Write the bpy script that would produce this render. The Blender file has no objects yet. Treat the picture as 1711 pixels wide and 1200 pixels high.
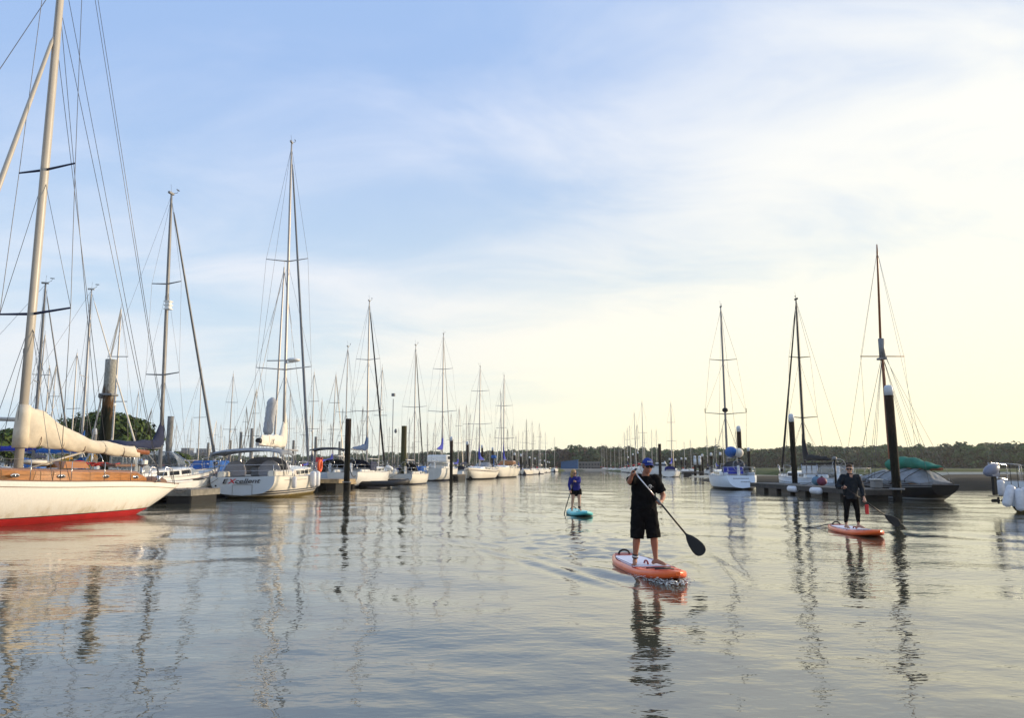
import bpy, math, random
import numpy as np
from mathutils import Vector, Matrix
R = math.radians
scene = bpy.context.scene
# ------------------------------------------------------------------ camera
CAM_H = 1.7; F = 1250.0; PITCH = math.atan(180/1250.0)
cam = bpy.data.cameras.new('camera'); camo = bpy.data.objects.new('camera', cam)
scene.collection.objects.link(camo); scene.camera = camo
cam.sensor_fit = 'HORIZONTAL'; cam.sensor_width = 36; cam.lens = 36*F/1711
camo.location = (0, 0, CAM_H); camo.rotation_euler = (math.pi/2+PITCH, 0, 0)
cam.clip_start = 0.1; cam.clip_end = 9000
# ------------------------------------------------------------------ world
SUN_AZ = R(71); SUN_EL = R(12)          # azimuth measured clockwise from +Y
sun_dir = Vector((math.sin(SUN_AZ)*math.cos(SUN_EL), math.cos(SUN_AZ)*math.cos(SUN_EL), math.sin(SUN_EL)))
world = bpy.data.worlds.new('World'); scene.world = world; world.use_nodes = True
wt = world.node_tree; wt.nodes.clear()
def N(tree, typ, **kw):
    n = tree.nodes.new(typ)
    for k, v in kw.items(): setattr(n, k, v)
    return n
def wmath(op, a, b=None, c=None, clamp=False):
    n = N(wt, 'ShaderNodeMath', operation=op, use_clamp=clamp)
    for i, v in enumerate((a, b, c)):
        if v is None: continue
        if isinstance(v, (int, float)): n.inputs[i].default_value = v
        else: wt.links.new(v, n.inputs[i])
    return n.outputs[0]
def wmix(f, a, b):
    n = N(wt, 'ShaderNodeMix', data_type='RGBA')
    for s, v in ((n.inputs[0], f), (n.inputs[6], a), (n.inputs[7], b)):
        if isinstance(v, (int, float)): s.default_value = v
        elif isinstance(v, tuple): s.default_value = (*v, 1)
        else: wt.links.new(v, s)
    return n.outputs[2]
def wramp(v, a, b):
    n = N(wt, 'ShaderNodeMapRange', interpolation_type='SMOOTHSTEP')
    wt.links.new(v, n.inputs[0]); n.inputs[1].default_value = a; n.inputs[2].default_value = b
    return n.outputs[0]
sky = N(wt, 'ShaderNodeTexSky', sky_type='NISHITA'); sky.sun_disc = False
sky.sun_elevation = SUN_EL; sky.sun_rotation = SUN_AZ; sky.air_density = 1.0; sky.dust_density = 1.2; sky.ozone_density = 2.0
tc = N(wt, 'ShaderNodeTexCoord'); sep = N(wt, 'ShaderNodeSeparateXYZ'); wt.links.new(tc.outputs['Generated'], sep.inputs[0])
dx, dy, dz = sep.outputs
el = wmath('MAXIMUM', dz, 0.0)
# closeness to the sun's direction, 0..1
dotn = N(wt, 'ShaderNodeVectorMath', operation='DOT_PRODUCT'); wt.links.new(tc.outputs['Generated'], dotn.inputs[0]); dotn.inputs[1].default_value = sun_dir
sunw = wramp(dotn.outputs['Value'], 0.15, 0.99)
# cloud sheet coordinates: the direction carried up to a flat layer
inv = wmath('DIVIDE', 1.0, wmath('ADD', el, 0.16))
comb = N(wt, 'ShaderNodeCombineXYZ'); wt.links.new(wmath('MULTIPLY', dx, inv), comb.inputs[0]); wt.links.new(wmath('MULTIPLY', dy, inv), comb.inputs[1])
mp = N(wt, 'ShaderNodeMapping'); wt.links.new(comb.outputs[0], mp.inputs[0]); mp.inputs['Rotation'].default_value = (0, 0, R(-28)); mp.inputs['Scale'].default_value = (0.62, 1.0, 1); mp.inputs['Location'].default_value = (2.35, 0.6, 0)
def wnoise(scale, detail, rough, dist, off=0.0):
    n = N(wt, 'ShaderNodeTexNoise', noise_dimensions='3D'); wt.links.new(mp.outputs[0], n.inputs['Vector'])
    n.inputs['Scale'].default_value = scale; n.inputs['Detail'].default_value = detail; n.inputs['Roughness'].default_value = rough; n.inputs['Distortion'].default_value = dist
    return n.outputs['Fac']
n1 = wnoise(0.75, 5, 0.5, 0.5); n2 = wnoise(2.3, 8, 0.58, 0.8)
nz = wmath('ADD', wmath('MULTIPLY', n1, 0.65), wmath('MULTIPLY', n2, 0.35))
low = wmath('SUBTRACT', 1.0, wramp(dz, 0.10, 0.42))         # more cloud near the horizon
dens_in = wmath('ADD', nz, wmath('ADD', wmath('MULTIPLY', low, 0.19), wmath('MULTIPLY', sunw, 0.25)))
dens = wramp(dens_in, 0.50, 0.80)
dens = wmath('MULTIPLY', dens, 0.88)
K = 10.0
def c(r, g, b): return (r*K, g*K, b*K)
clear = wmix(wramp(dz, 0.02, 0.50), c(0.60, 0.80, 1.00), c(0.39, 0.58, 0.95))
clear = wmix(0.82, sky.outputs[0], clear)
cloud = wmix(wramp(dz, 0.05, 0.45), c(1.00, 0.95, 0.94), c(0.74, 0.80, 0.97))
cloud = wmix(sunw, cloud, c(1.06, 1.03, 0.92))
col = wmix(dens, clear, cloud)
hz = wmath('POWER', wmath('SUBTRACT', 1.0, wmath('MINIMUM', el, 1.0)), 4.6)
hcol = wmix(wramp(dotn.outputs['Value'], -0.2, 0.62), c(0.66, 0.77, 0.83), c(1.15, 1.05, 0.62))
col = wmix(wmath('MULTIPLY', hz, 0.85), col, hcol)
bg = N(wt, 'ShaderNodeBackground'); bg.inputs['Strength'].default_value = 0.1
wt.links.new(col, bg.inputs['Color'])
wo = N(wt, 'ShaderNodeOutputWorld'); wt.links.new(bg.outputs[0], wo.inputs['Surface'])
# ------------------------------------------------------------------ sun
sl = bpy.data.lights.new('sun', 'SUN'); sl.energy = 3.8; sl.angle = R(0.6); sl.color = (1.0, 0.80, 0.56)
so = bpy.data.objects.new('sun', sl); scene.collection.objects.link(so)
so.rotation_euler = (-sun_dir).to_track_quat('-Z', 'Y').to_euler()
scene.view_settings.view_transform = 'Standard'; scene.view_settings.look = 'None'
scene.view_settings.exposure = 0.11; scene.view_settings.gamma = 1.0; scene.view_settings.use_curve_mapping = False
scene.cycles.max_bounces = 6; scene.cycles.diffuse_bounces = 2; scene.cycles.glossy_bounces = 3
scene.cycles.transmission_bounces = 3; scene.cycles.transparent_max_bounces = 8
scene.cycles.use_denoising = True
# ------------------------------------------------------------------ placing
cp, sp = math.cos(PITCH), math.sin(PITCH)
def ray(px, py):
    x = (px-855.5)/F; y = -(py-600)/F
    return Vector((x, cp - y*sp, sp + y*cp))
def G(px, py, z=0.0):
    r = ray(px, py); t = (z-CAM_H)/r.z
    return Vector((r.x*t, r.y*t, z))
def PY(px, py, Y):
    r = ray(px, py); t = Y/r.y
    return Vector((r.x*t, Y, CAM_H + r.z*t))
# ------------------------------------------------------------------ objects
COL = scene.collection
def tag(o, label=None, cat=None, group=None, kind=None):
    if label: o['label'] = label
    if cat: o['category'] = cat
    if group: o['group'] = group
    if kind: o['kind'] = kind
    return o
def thing(name, label, cat, loc=(0, 0, 0), rz=0.0, group=None):
    o = bpy.data.objects.new(name, None); COL.objects.link(o)
    o.location = loc; o.rotation_euler = (0, 0, rz); o.empty_display_size = 0.3
    return tag(o, label, cat, group)
def copy_tree(o, parent=None):
    k = o.copy(); COL.objects.link(k); k.parent = parent
    for ch in list(o.children): copy_tree(ch, k)
    return k
# ------------------------------------------------------------------ materials
MATS = {}
def mat(name, col, rough=0.5, metal=0.0, vary=0.12, scale=3.0, bump=0.0, bscale=20.0, spec=0.5, col2=None, stretch=(1, 1, 1), coat=0.0, trans=0.0, alpha=1.0):
    if name in MATS: return MATS[name]
    m = bpy.data.materials.new(name); m.use_nodes = True; t = m.node_tree; b = t.nodes['Principled BSDF']
    tcn = t.nodes.new('ShaderNodeTexCoord'); mpn = t.nodes.new('ShaderNodeMapping'); t.links.new(tcn.outputs['Object'], mpn.inputs[0]); mpn.inputs['Scale'].default_value = stretch
    nn = t.nodes.new('ShaderNodeTexNoise'); nn.inputs['Scale'].default_value = scale; nn.inputs['Detail'].default_value = 5; nn.inputs['Roughness'].default_value = 0.62
    t.links.new(mpn.outputs[0], nn.inputs['Vector'])
    mr = t.nodes.new('ShaderNodeMapRange'); mr.inputs[1].default_value = 0.3; mr.inputs[2].default_value = 0.7; t.links.new(nn.outputs['Fac'], mr.inputs[0])
    mx = t.nodes.new('ShaderNodeMix'); mx.data_type = 'RGBA'; t.links.new(mr.outputs[0], mx.inputs[0])
    lo = tuple(max(0, v*(1-vary)) for v in col); hi = col2 if col2 else tuple(min(1, v*(1+vary*0.6)) for v in col)
    mx.inputs[6].default_value = (*lo, 1); mx.inputs[7].default_value = (*hi, 1); t.links.new(mx.outputs[2], b.inputs['Base Color'])
    b.inputs['Roughness'].default_value = rough; b.inputs['Metallic'].default_value = metal; b.inputs['Specular IOR Level'].default_value = spec
    b.inputs['Coat Weight'].default_value = coat; b.inputs['Coat Roughness'].default_value = 0.08
    b.inputs['Transmission Weight'].default_value = trans; b.inputs['Alpha'].default_value = alpha
    if bump:
        n2 = t.nodes.new('ShaderNodeTexNoise'); n2.inputs['Scale'].default_value = bscale; n2.inputs['Detail'].default_value = 6; t.links.new(mpn.outputs[0], n2.inputs['Vector'])
        bp = t.nodes.new('ShaderNodeBump'); bp.inputs['Strength'].default_value = bump; bp.inputs['Distance'].default_value = 0.02
        t.links.new(n2.outputs['Fac'], bp.inputs['Height']); t.links.new(bp.outputs[0], b.inputs['Normal'])
    MATS[name] = m; return m
def zstain(name, low, mid, top, z1, z2, rough=0.8, soft=0.25, scale=3.0, bump=0.6, amt=0.7):
    """weed / wet / dry bands up a pile, edges broken by noise"""
    m = bpy.data.materials.new(name); m.use_nodes = True; t = m.node_tree; b = t.nodes['Principled BSDF']
    tcn = t.nodes.new('ShaderNodeTexCoord'); sp_ = t.nodes.new('ShaderNodeSeparateXYZ'); t.links.new(tcn.outputs['Object'], sp_.inputs[0])
    nn = t.nodes.new('ShaderNodeTexNoise'); nn.inputs['Scale'].default_value = scale; nn.inputs['Detail'].default_value = 7
    mpn = t.nodes.new('ShaderNodeMapping'); mpn.inputs['Scale'].default_value = (2, 2, 0.6); t.links.new(tcn.outputs['Object'], mpn.inputs[0]); t.links.new(mpn.outputs[0], nn.inputs['Vector'])
    ad = t.nodes.new('ShaderNodeMath'); ad.operation = 'MULTIPLY_ADD'; t.links.new(nn.outputs['Fac'], ad.inputs[0]); ad.inputs[1].default_value = -2.4*soft*4; t.links.new(sp_.outputs[2], ad.inputs[2])
    prev = low
    for zz, nxt in ((z1, mid), (z2, top)):
        mr = t.nodes.new('ShaderNodeMapRange'); mr.inputs[1].default_value = zz-soft-1.2*soft*4; mr.inputs[2].default_value = zz+soft-1.2*soft*4; t.links.new(ad.outputs[0], mr.inputs[0])
        mx = t.nodes.new('ShaderNodeMix'); mx.data_type = 'RGBA'; t.links.new(mr.outputs[0], mx.inputs[0])
        if isinstance(prev, tuple): mx.inputs[6].default_value = (*prev, 1)
        else: t.links.new(prev, mx.inputs[6])
        mx.inputs[7].default_value = (*nxt, 1); prev = mx.outputs[2]
    n3 = t.nodes.new('ShaderNodeTexNoise'); n3.inputs['Scale'].default_value = 14; n3.inputs['Detail'].default_value = 6; t.links.new(mpn.outputs[0], n3.inputs['Vector'])
    mv = t.nodes.new('ShaderNodeMix'); mv.data_type = 'RGBA'; mv.blend_type = 'MULTIPLY'; mv.inputs[0].default_value = amt; t.links.new(prev, mv.inputs[6])
    cr = t.nodes.new('ShaderNodeMapRange'); cr.inputs[1].default_value = 0.3; cr.inputs[2].default_value = 0.7; cr.inputs[3].default_value = 0.45; cr.inputs[4].default_value = 1.3
    t.links.new(n3.outputs['Fac'], cr.inputs[0]); t.links.new(cr.outputs[0], mv.inputs[7]); t.links.new(mv.outputs[2], b.inputs['Base Color'])
    b.inputs['Roughness'].default_value = rough; b.inputs['Specular IOR Level'].default_value = 0.15
    bp = t.nodes.new('ShaderNodeBump'); bp.inputs['Strength'].default_value = bump; bp.inputs['Distance'].default_value = 0.04
    t.links.new(n3.outputs['Fac'], bp.inputs['Height']); t.links.new(bp.outputs[0], b.inputs['Normal'])
    MATS[name] = m; return m
# ------------------------------------------------------------------ mesh builder
class MB:
    def __init__(s): s.v = []; s.f = []; s.m = []; s.sm = []
    def add(s, vs, fs, mi=0, smooth=True):
        k = len(s.v); s.v += [tuple(v) for v in vs]
        for f in fs: s.f.append(tuple(k+i for i in f)); s.m.append(mi); s.sm.append(smooth)
    def box(s, c, d, mi=0, rz=0.0, M=None, taper=1.0, bev=0.0):
        hx, hy, hz = d[0]/2, d[1]/2, d[2]/2; vs = []
        b = min(bev, hx*0.45, hy*0.45, hz*0.45) if bev else 0
        if b:
            rings = []
            for z, ins in ((-hz, b), (-hz+b, 0), (hz-b, 0), (hz, b)):
                ring = []
                for sx, sy in ((1, 1), (-1, 1), (-1, -1), (1, -1)):
                    ax, ay = hx-ins, hy-ins
                    if sx*sy > 0: ring += [(sx*ax, sy*(ay-b)), (sx*(ax-b), sy*ay)]
                    else: ring += [(sx*(ax-b), sy*ay), (sx*ax, sy*(ay-b))]
                rings.append([Vector((p[0], p[1], z)) for p in ring])
            T = Matrix.Translation(c) @ Matrix.Rotation(rz, 4, 'Z')
            if M: T = M
            rings = [[T @ p for p in r] for r in rings]
            s.loft(rings, mi, caps=True, smooth=False); return
        for z in (-hz, hz):
            k = taper if z > 0 else 1.0
            for x, y in ((-hx, -hy), (hx, -hy), (hx, hy), (-hx, hy)): vs.append(Vector((x*k, y*k, z)))
        T = M if M else Matrix.Translation(c) @ Matrix.Rotation(rz, 4, 'Z')
        s.add([T @ v for v in vs], [(0, 3, 2, 1), (4, 5, 6, 7), (0, 1, 5, 4), (1, 2, 6, 5), (2, 3, 7, 6), (3, 0, 4, 7)], mi, False)
    def loft(s, rings, mi=0, caps=False, closed=True, smooth=True, mids=None):
        n = len(rings[0]); k = len(s.v)
        for r in rings: s.v += [tuple(p) for p in r]
        for i in range(len(rings)-1):
            for j in range(n if closed else n-1):
                a = k+i*n+j; b2 = k+i*n+(j+1) % n
                s.f.append((a, b2, b2+n, a+n)); s.m.append(mids[j] if mids else mi); s.sm.append(smooth)
        if caps:
            s.f.append(tuple(k+j for j in reversed(range(n)))); s.m.append(mi); s.sm.append(False)
            s.f.append(tuple(k+(len(rings)-1)*n+j for j in range(n))); s.m.append(mi); s.sm.append(False)
    def tube(s, pts, rad, n=8, mi=0, caps=True, flat=1.0, up=None):
        pts = [Vector(p) for p in pts]; 
        if not hasattr(rad, '__len__'): rad = [rad]*len(pts)
        rings = []; ref = None
        for i, p in enumerate(pts):
            d = (pts[min(i+1, len(pts)-1)]-pts[max(i-1, 0)])
            if d.length < 1e-9: d = Vector((0, 0, 1))
            d.normalize()
            if ref is None:
                ref = Vector(up) if up else (Vector((0, 1, 0)) if abs(d.y) < 0.9 else Vector((1, 0, 0)))
            u = (ref - d*ref.dot(d)).normalized(); w = d.cross(u); ref = u
            rings.append([p + (u*math.cos(a)*flat + w*math.sin(a))*rad[i] for a in [2*math.pi*j/n for j in range(n)]])
        s.loft(rings, mi, caps)
    def limb(s, pts, rad, n=14, flat=1.0, up=None, mi=0):
        """tube with rounded ends"""
        pts = [Vector(p) for p in pts]
        if not hasattr(rad, '__len__'): rad = [rad]*len(pts)
        a = (pts[0]-pts[1]).normalized(); b = (pts[-1]-pts[-2]).normalized()
        P = [pts[0]+a*rad[0]*0.95, pts[0]+a*rad[0]*0.6]+pts+[pts[-1]+b*rad[-1]*0.6, pts[-1]+b*rad[-1]*0.95]
        Q = [rad[0]*0.25, rad[0]*0.78]+list(rad)+[rad[-1]*0.78, rad[-1]*0.25]
        s.tube(P, Q, n, mi, True, flat, up)
    def ell(s, c, r, nu=14, nv=9, mi=0, M=None):
        rings = []
        for i in range(nv+1):
            th = -math.pi/2+math.pi*i/nv; ct = max(math.cos(th), 0.02)
            ring = [Vector((r[0]*ct*math.cos(2*math.pi*j/nu), r[1]*ct*math.sin(2*math.pi*j/nu), r[2]*math.sin(th))) for j in range(nu)]
            rings.append([(M @ p if M else p)+Vector(c) for p in ring])
        s.loft(rings, mi, True)
    def slab(s, quad, th, mi=0):
        """quad (4 pts, ccw from outside) thickened inwards"""
        q = [Vector(p) for p in quad]; n = (q[1]-q[0]).cross(q[3]-q[0]).normalized()
        s.add(q+[p-n*th for p in q], [(0, 1, 2, 3), (7, 6, 5, 4), (1, 0, 4, 5), (2, 1, 5, 6), (3, 2, 6, 7), (0, 3, 7, 4)], mi, False)
    def build(s, name, mats, parent=None, label=None, cat=None, group=None, kind=None, loc=None):
        me = bpy.data.meshes.new(name); me.from_pydata(s.v, [], s.f)
        if not isinstance(mats, (list, tuple)): mats = [mats]
        for m in mats: me.materials.append(m)
        me.polygons.foreach_set('material_index', s.m); me.polygons.foreach_set('use_smooth', s.sm); me.update()
        o = bpy.data.objects.new(name, me); COL.objects.link(o)
        if parent is not None: o.parent = parent
        if loc: o.location = loc
        return tag(o, label, cat, group, kind)
# base palette
WHITE = mat('white_gelcoat', (0.78, 0.77, 0.73), 0.28, vary=0.08, scale=1.2, coat=0.3)
WHITE2 = mat('chalky_white_gelcoat', (0.66, 0.66, 0.63), 0.42, vary=0.14, scale=1.5)
CREAM = mat('cream_paint', (0.80, 0.74, 0.62), 0.3, vary=0.06, scale=1.0, coat=0.3)
DECKW = mat('deck_nonslip', (0.62, 0.61, 0.57), 0.75, vary=0.15, scale=4)
TEAK = mat('varnished_teak', (0.42, 0.17, 0.045), 0.25, vary=0.4, scale=3, stretch=(0.6, 5, 8), coat=0.5)
DTEAK = mat('weathered_teak', (0.20, 0.11, 0.07), 0.7, vary=0.3, scale=6, stretch=(0.4, 6, 1))
RED = mat('red_antifouling', (0.50, 0.018, 0.02), 0.55, vary=0.2, scale=2)
BLACKP = mat('black_paint', (0.007, 0.007, 0.008), 0.45, vary=0.3, spec=0.3)
NAVY = mat('navy_canvas', (0.012, 0.020, 0.060), 0.85, vary=0.3, bump=0.4, bscale=9, stretch=(1, 1, 1))
BLUE = mat('blue_canvas', (0.015, 0.11, 0.38), 0.8, vary=0.3, bump=0.4, bscale=8)
ROYAL = mat('royal_blue_canvas', (0.02, 0.035, 0.36), 0.8, vary=0.3, bump=0.4, bscale=8)
BLACKC = mat('black_canvas', (0.012, 0.012, 0.014), 0.85, vary=0.3, bump=0.4, bscale=8)
GREYC = mat('grey_canvas', (0.20, 0.22, 0.25), 0.85, vary=0.15, bump=0.3, bscale=7)
TARP = mat('grey_tarpaulin', (0.22, 0.23, 0.24), 0.8, vary=0.25, scale=2.5, bump=0.5, bscale=4)
PALEG = mat('pale_grey_canvas', (0.30, 0.30, 0.33), 0.85, vary=0.12, bump=0.3, bscale=7)
GREENC = mat('green_canvas', (0.01, 0.18, 0.11), 0.75, vary=0.35, scale=2, bump=0.5, bscale=6)
SAILC = mat('cream_canvas', (0.66, 0.58, 0.45), 0.9, vary=0.14, scale=2.5, bump=0.5, bscale=6)
SAILW = mat('white_canvas', (0.74, 0.68, 0.58), 0.9, vary=0.1, scale=2.5, bump=0.4, bscale=6)
ALU = mat('anodised_spar', (0.42, 0.40, 0.38), 0.42, metal=0.35, vary=0.1, stretch=(1, 1, 0.3))
GALU = mat('dull_grey_spar', (0.20, 0.20, 0.20), 0.5, metal=0.2, vary=0.15)
CREAMSPAR = mat('cream_painted_spar', (0.46, 0.42, 0.36), 0.4, vary=0.12, stretch=(1, 1, 0.3))
WOODSPAR = mat('wood_spar', (0.26, 0.085, 0.03), 0.4, vary=0.3, stretch=(3, 3, 0.3))
BLACKSPAR = mat('black_spar', (0.02, 0.018, 0.018), 0.45, vary=0.2)
WIRE = mat('steel_wire', (0.16, 0.16, 0.17), 0.4, metal=0.5, vary=0.1)
STEEL = mat('stainless_tube', (0.55, 0.55, 0.56), 0.22, metal=0.9, vary=0.05)
GLASS = mat('dark_window', (0.025, 0.03, 0.04), 0.08, vary=0.3, spec=0.7)
FENDW = mat('white_fender_vinyl', (0.68, 0.68, 0.70), 0.4, vary=0.15, scale=6)
ROPE = mat('dark_rope', (0.05, 0.045, 0.04), 0.9, vary=0.3)
ORANGE = mat('orange_vinyl', (0.75, 0.10, 0.02), 0.5, vary=0.2)
RUBBER = mat('black_rubber', (0.015, 0.015, 0.016), 0.6, vary=0.3)
YELLOW = mat('yellow_plastic', (0.55, 0.30, 0.02), 0.5, vary=0.2)
CLEARV = mat('clear_vinyl', (0.45, 0.47, 0.48), 0.12, vary=0.2, alpha=0.45)
# ================================================================== water
rng = np.random.default_rng(7)
def wake(X, Y, bow, head, L, amp, seed):
    """V of short crests trailing a board; head = unit heading"""
    hx, hy = head; rx, ry = X-bow[0], Y-bow[1]
    a = -(rx*hx+ry*hy); s = rx*(-hy)+ry*hx          # a: metres astern of the bow, s: sideways
    h = np.zeros_like(X)
    for k in (-1, 1):
        off = k*s-(0.30+0.30*a)                        # the arm opens astern
        fade = np.clip(a+0.3, 0, 1)*np.exp(-np.maximum(a, 0)/(2.2*L))
        ph = 2*math.pi*(a*0.9+k*s*0.55)/0.72
        h += amp*np.exp(-(off/0.34)**2)*fade*np.cos(2*math.pi*off/0.75+0.5*np.sin(a*1.3+seed))*(0.55+0.45*np.sin(a*2.6+1.7*k+seed))*(0.7+0.3*np.sin(a*5.3+s*3))
        off2 = off-0.62
        h += 0.5*amp*np.exp(-(off2/0.3)**2)*fade*np.cos(2*math.pi*off2/0.6+seed+0.4*a)
    inside = np.exp(-(s/(0.35+0.26*np.maximum(a, 0)))**4)*np.clip(a-L*0.85, 0, 1)*np.exp(-np.maximum(a-L, 0)/(2.5*L))
    for q in range(9):
        ka = 2*math.pi/(0.35+0.09*q); an = seed+q*2.4; h += amp*0.17*inside*np.cos(ka*(a*math.cos(0.5*math.sin(an))+s*math.sin(1.1*math.sin(an)))+an+0.8*np.sin(a*0.9+s*1.7+q))
    return h
def water_height(X, Y):
    r = np.hypot(X, Y); h = np.zeros_like(X)
    patch = 0.62+0.38*np.sin(X*0.33+1.3*np.sin(Y*0.21+1))*np.sin(Y*0.27+0.8*np.sin(X*0.19))
    for i in range(90):
        lam = 0.20*(5.5/0.20)**(i/89.0)
        th = rng.normal(math.pi/2, 0.62) if i % 3 else rng.normal(R(35), 0.4)
        slope = 0.0042 if lam > 1.4 else (0.0050 if lam > 0.5 else 0.0050)
        k = 2*math.pi/lam; ph = rng.uniform(0, 6.28)
        vis = np.clip((lam*26-r)/(lam*8), 0, 1) if lam < 3 else 1.0     # each wave stops where the sheet gets too coarse for it
        q = k*(X*math.cos(th)+Y*math.sin(th))+ph+0.6*np.sin(0.37*X+0.23*Y+ph)
        h += slope/k*np.cos(q)*vis*(patch if lam < 1.6 else 1.0)
    h *= np.clip((110-r)/50, 0, 1)
    h += wake(X, Y, (2.40, 11.2), (0.13, -0.99), 2.9, 0.045, 0.3)*np.clip((40-r)/10, 0, 1)
    h += wake(X, Y, (8.8, 18.2), (-0.05, -1.0), 2.9, 0.016, 1.9)
    h += wake(X, Y, (2.5, 25.8), (0.08, -1.0), 2.8, 0.026, 4.0)
    return h
th_d = np.linspace(R(-43), R(43), 560); th_c = np.linspace(R(43), R(317), 56)[1:-1]
th = np.concatenate([th_d, th_c]); nt = len(th)
rr = [0.4]; 
while rr[-1] < 110:
    r = rr[-1]; rr.append(r+min(max(r*r/2000.0, 0.028), 1.4))
rr += [130, 180, 260, 400, 700, 1100, 1400]
rr = np.array(rr); nr = len(rr)
RR, TH = np.meshgrid(rr, th, indexing='ij'); WX = RR*np.sin(TH); WY = RR*np.cos(TH)
WZ = water_height(WX, WY)
edge = np.clip((R(43)-np.abs(np.where(TH > math.pi, TH-2*math.pi, TH)))/R(3), 0, 1); WZ *= edge
wv = np.concatenate([np.stack([WX, WY, WZ], -1).reshape(-1, 3), [[0, 0, 0]]])
ii, jj = np.meshgrid(np.arange(nr-1), np.arange(nt), indexing='ij'); a = ii*nt+jj; b = ii*nt+(jj+1) % nt
quads = np.stack([a, b, b+nt, a+nt], -1).reshape(-1, 4)
tris = np.stack([np.full(nt, len(wv)-1), np.arange(nt), (np.arange(nt)+1) % nt], -1)[:, ::1]
me = bpy.data.meshes.new('water')
nq, ntri = len(quads), len(tris)
me.vertices.add(len(wv)); me.vertices.foreach_set('co', wv.ravel())
me.loops.add(nq*4+ntri*3); me.loops.foreach_set('vertex_index', np.concatenate([quads[:, ::-1].ravel(), tris[:, ::-1].ravel()]).astype(np.int32))
me.polygons.add(nq+ntri); me.polygons.foreach_set('loop_start', np.concatenate([np.arange(nq)*4, nq*4+np.arange(ntri)*3]).astype(np.int32))
me.polygons.foreach_set('use_smooth', np.ones(nq+ntri, bool)); me.update(calc_edges=True); me.validate()
wm = bpy.data.materials.new('river_water'); wm.use_nodes = True; t = wm.node_tree; pb = t.nodes['Principled BSDF']
pb.inputs['Base Color'].default_value = (0.070, 0.068, 0.046, 1); pb.inputs['Roughness'].default_value = 0.035; pb.inputs['IOR'].default_value = 2.3
tcn = t.nodes.new('ShaderNodeTexCoord')
def tn(scale, stretch, detail, rot=0.0, rough=0.5):
    m_ = t.nodes.new('ShaderNodeMapping'); t.links.new(tcn.outputs['Object'], m_.inputs[0]); m_.inputs['Scale'].default_value = stretch; m_.inputs['Rotation'].default_value = (0, 0, rot)
    n_ = t.nodes.new('ShaderNodeTexNoise'); n_.inputs['Scale'].default_value = scale; n_.inputs['Detail'].default_value = detail; n_.inputs['Roughness'].default_value = rough; t.links.new(m_.outputs[0], n_.inputs['Vector']); return n_.outputs['Fac']
rip = tn(3.2, (0.55, 1.0, 1), 3, R(8)); rip2 = tn(9.0, (0.6, 1.0, 1), 2, R(-20)); swell = tn(0.5, (0.5, 1, 1), 2, R(12))
patchn = tn(0.085, (0.45, 1.3, 1), 3, R(6), 0.6)
mr = t.nodes.new('ShaderNodeMapRange'); mr.inputs[1].default_value = 0.35; mr.inputs[2].default_value = 0.65; mr.inputs[3].default_value = 0.35; mr.inputs[4].default_value = 1.25; t.links.new(patchn, mr.inputs[0])
def bump(h, dist, prev=None, st=None):
    b_ = t.nodes.new('ShaderNodeBump'); b_.inputs['Distance'].default_value = dist; t.links.new(h, b_.inputs['Height'])
    if st: t.links.new(st, b_.inputs['Strength'])
    else: b_.inputs['Strength'].default_value = 1.0
    if prev: t.links.new(prev, b_.inputs['Normal'])
    return b_.outputs[0]
nrm = bump(swell, 0.030); nrm = bump(rip, 0.012, nrm, mr.outputs[0]); nrm = bump(rip2, 0.0060, nrm, mr.outputs[0])
t.links.new(nrm, pb.inputs['Normal'])
me.materials.append(wm)
water = bpy.data.objects.new('water', me); COL.objects.link(water); tag(water, 'rippled river water reflecting the evening sky', kind='structure')
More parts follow.
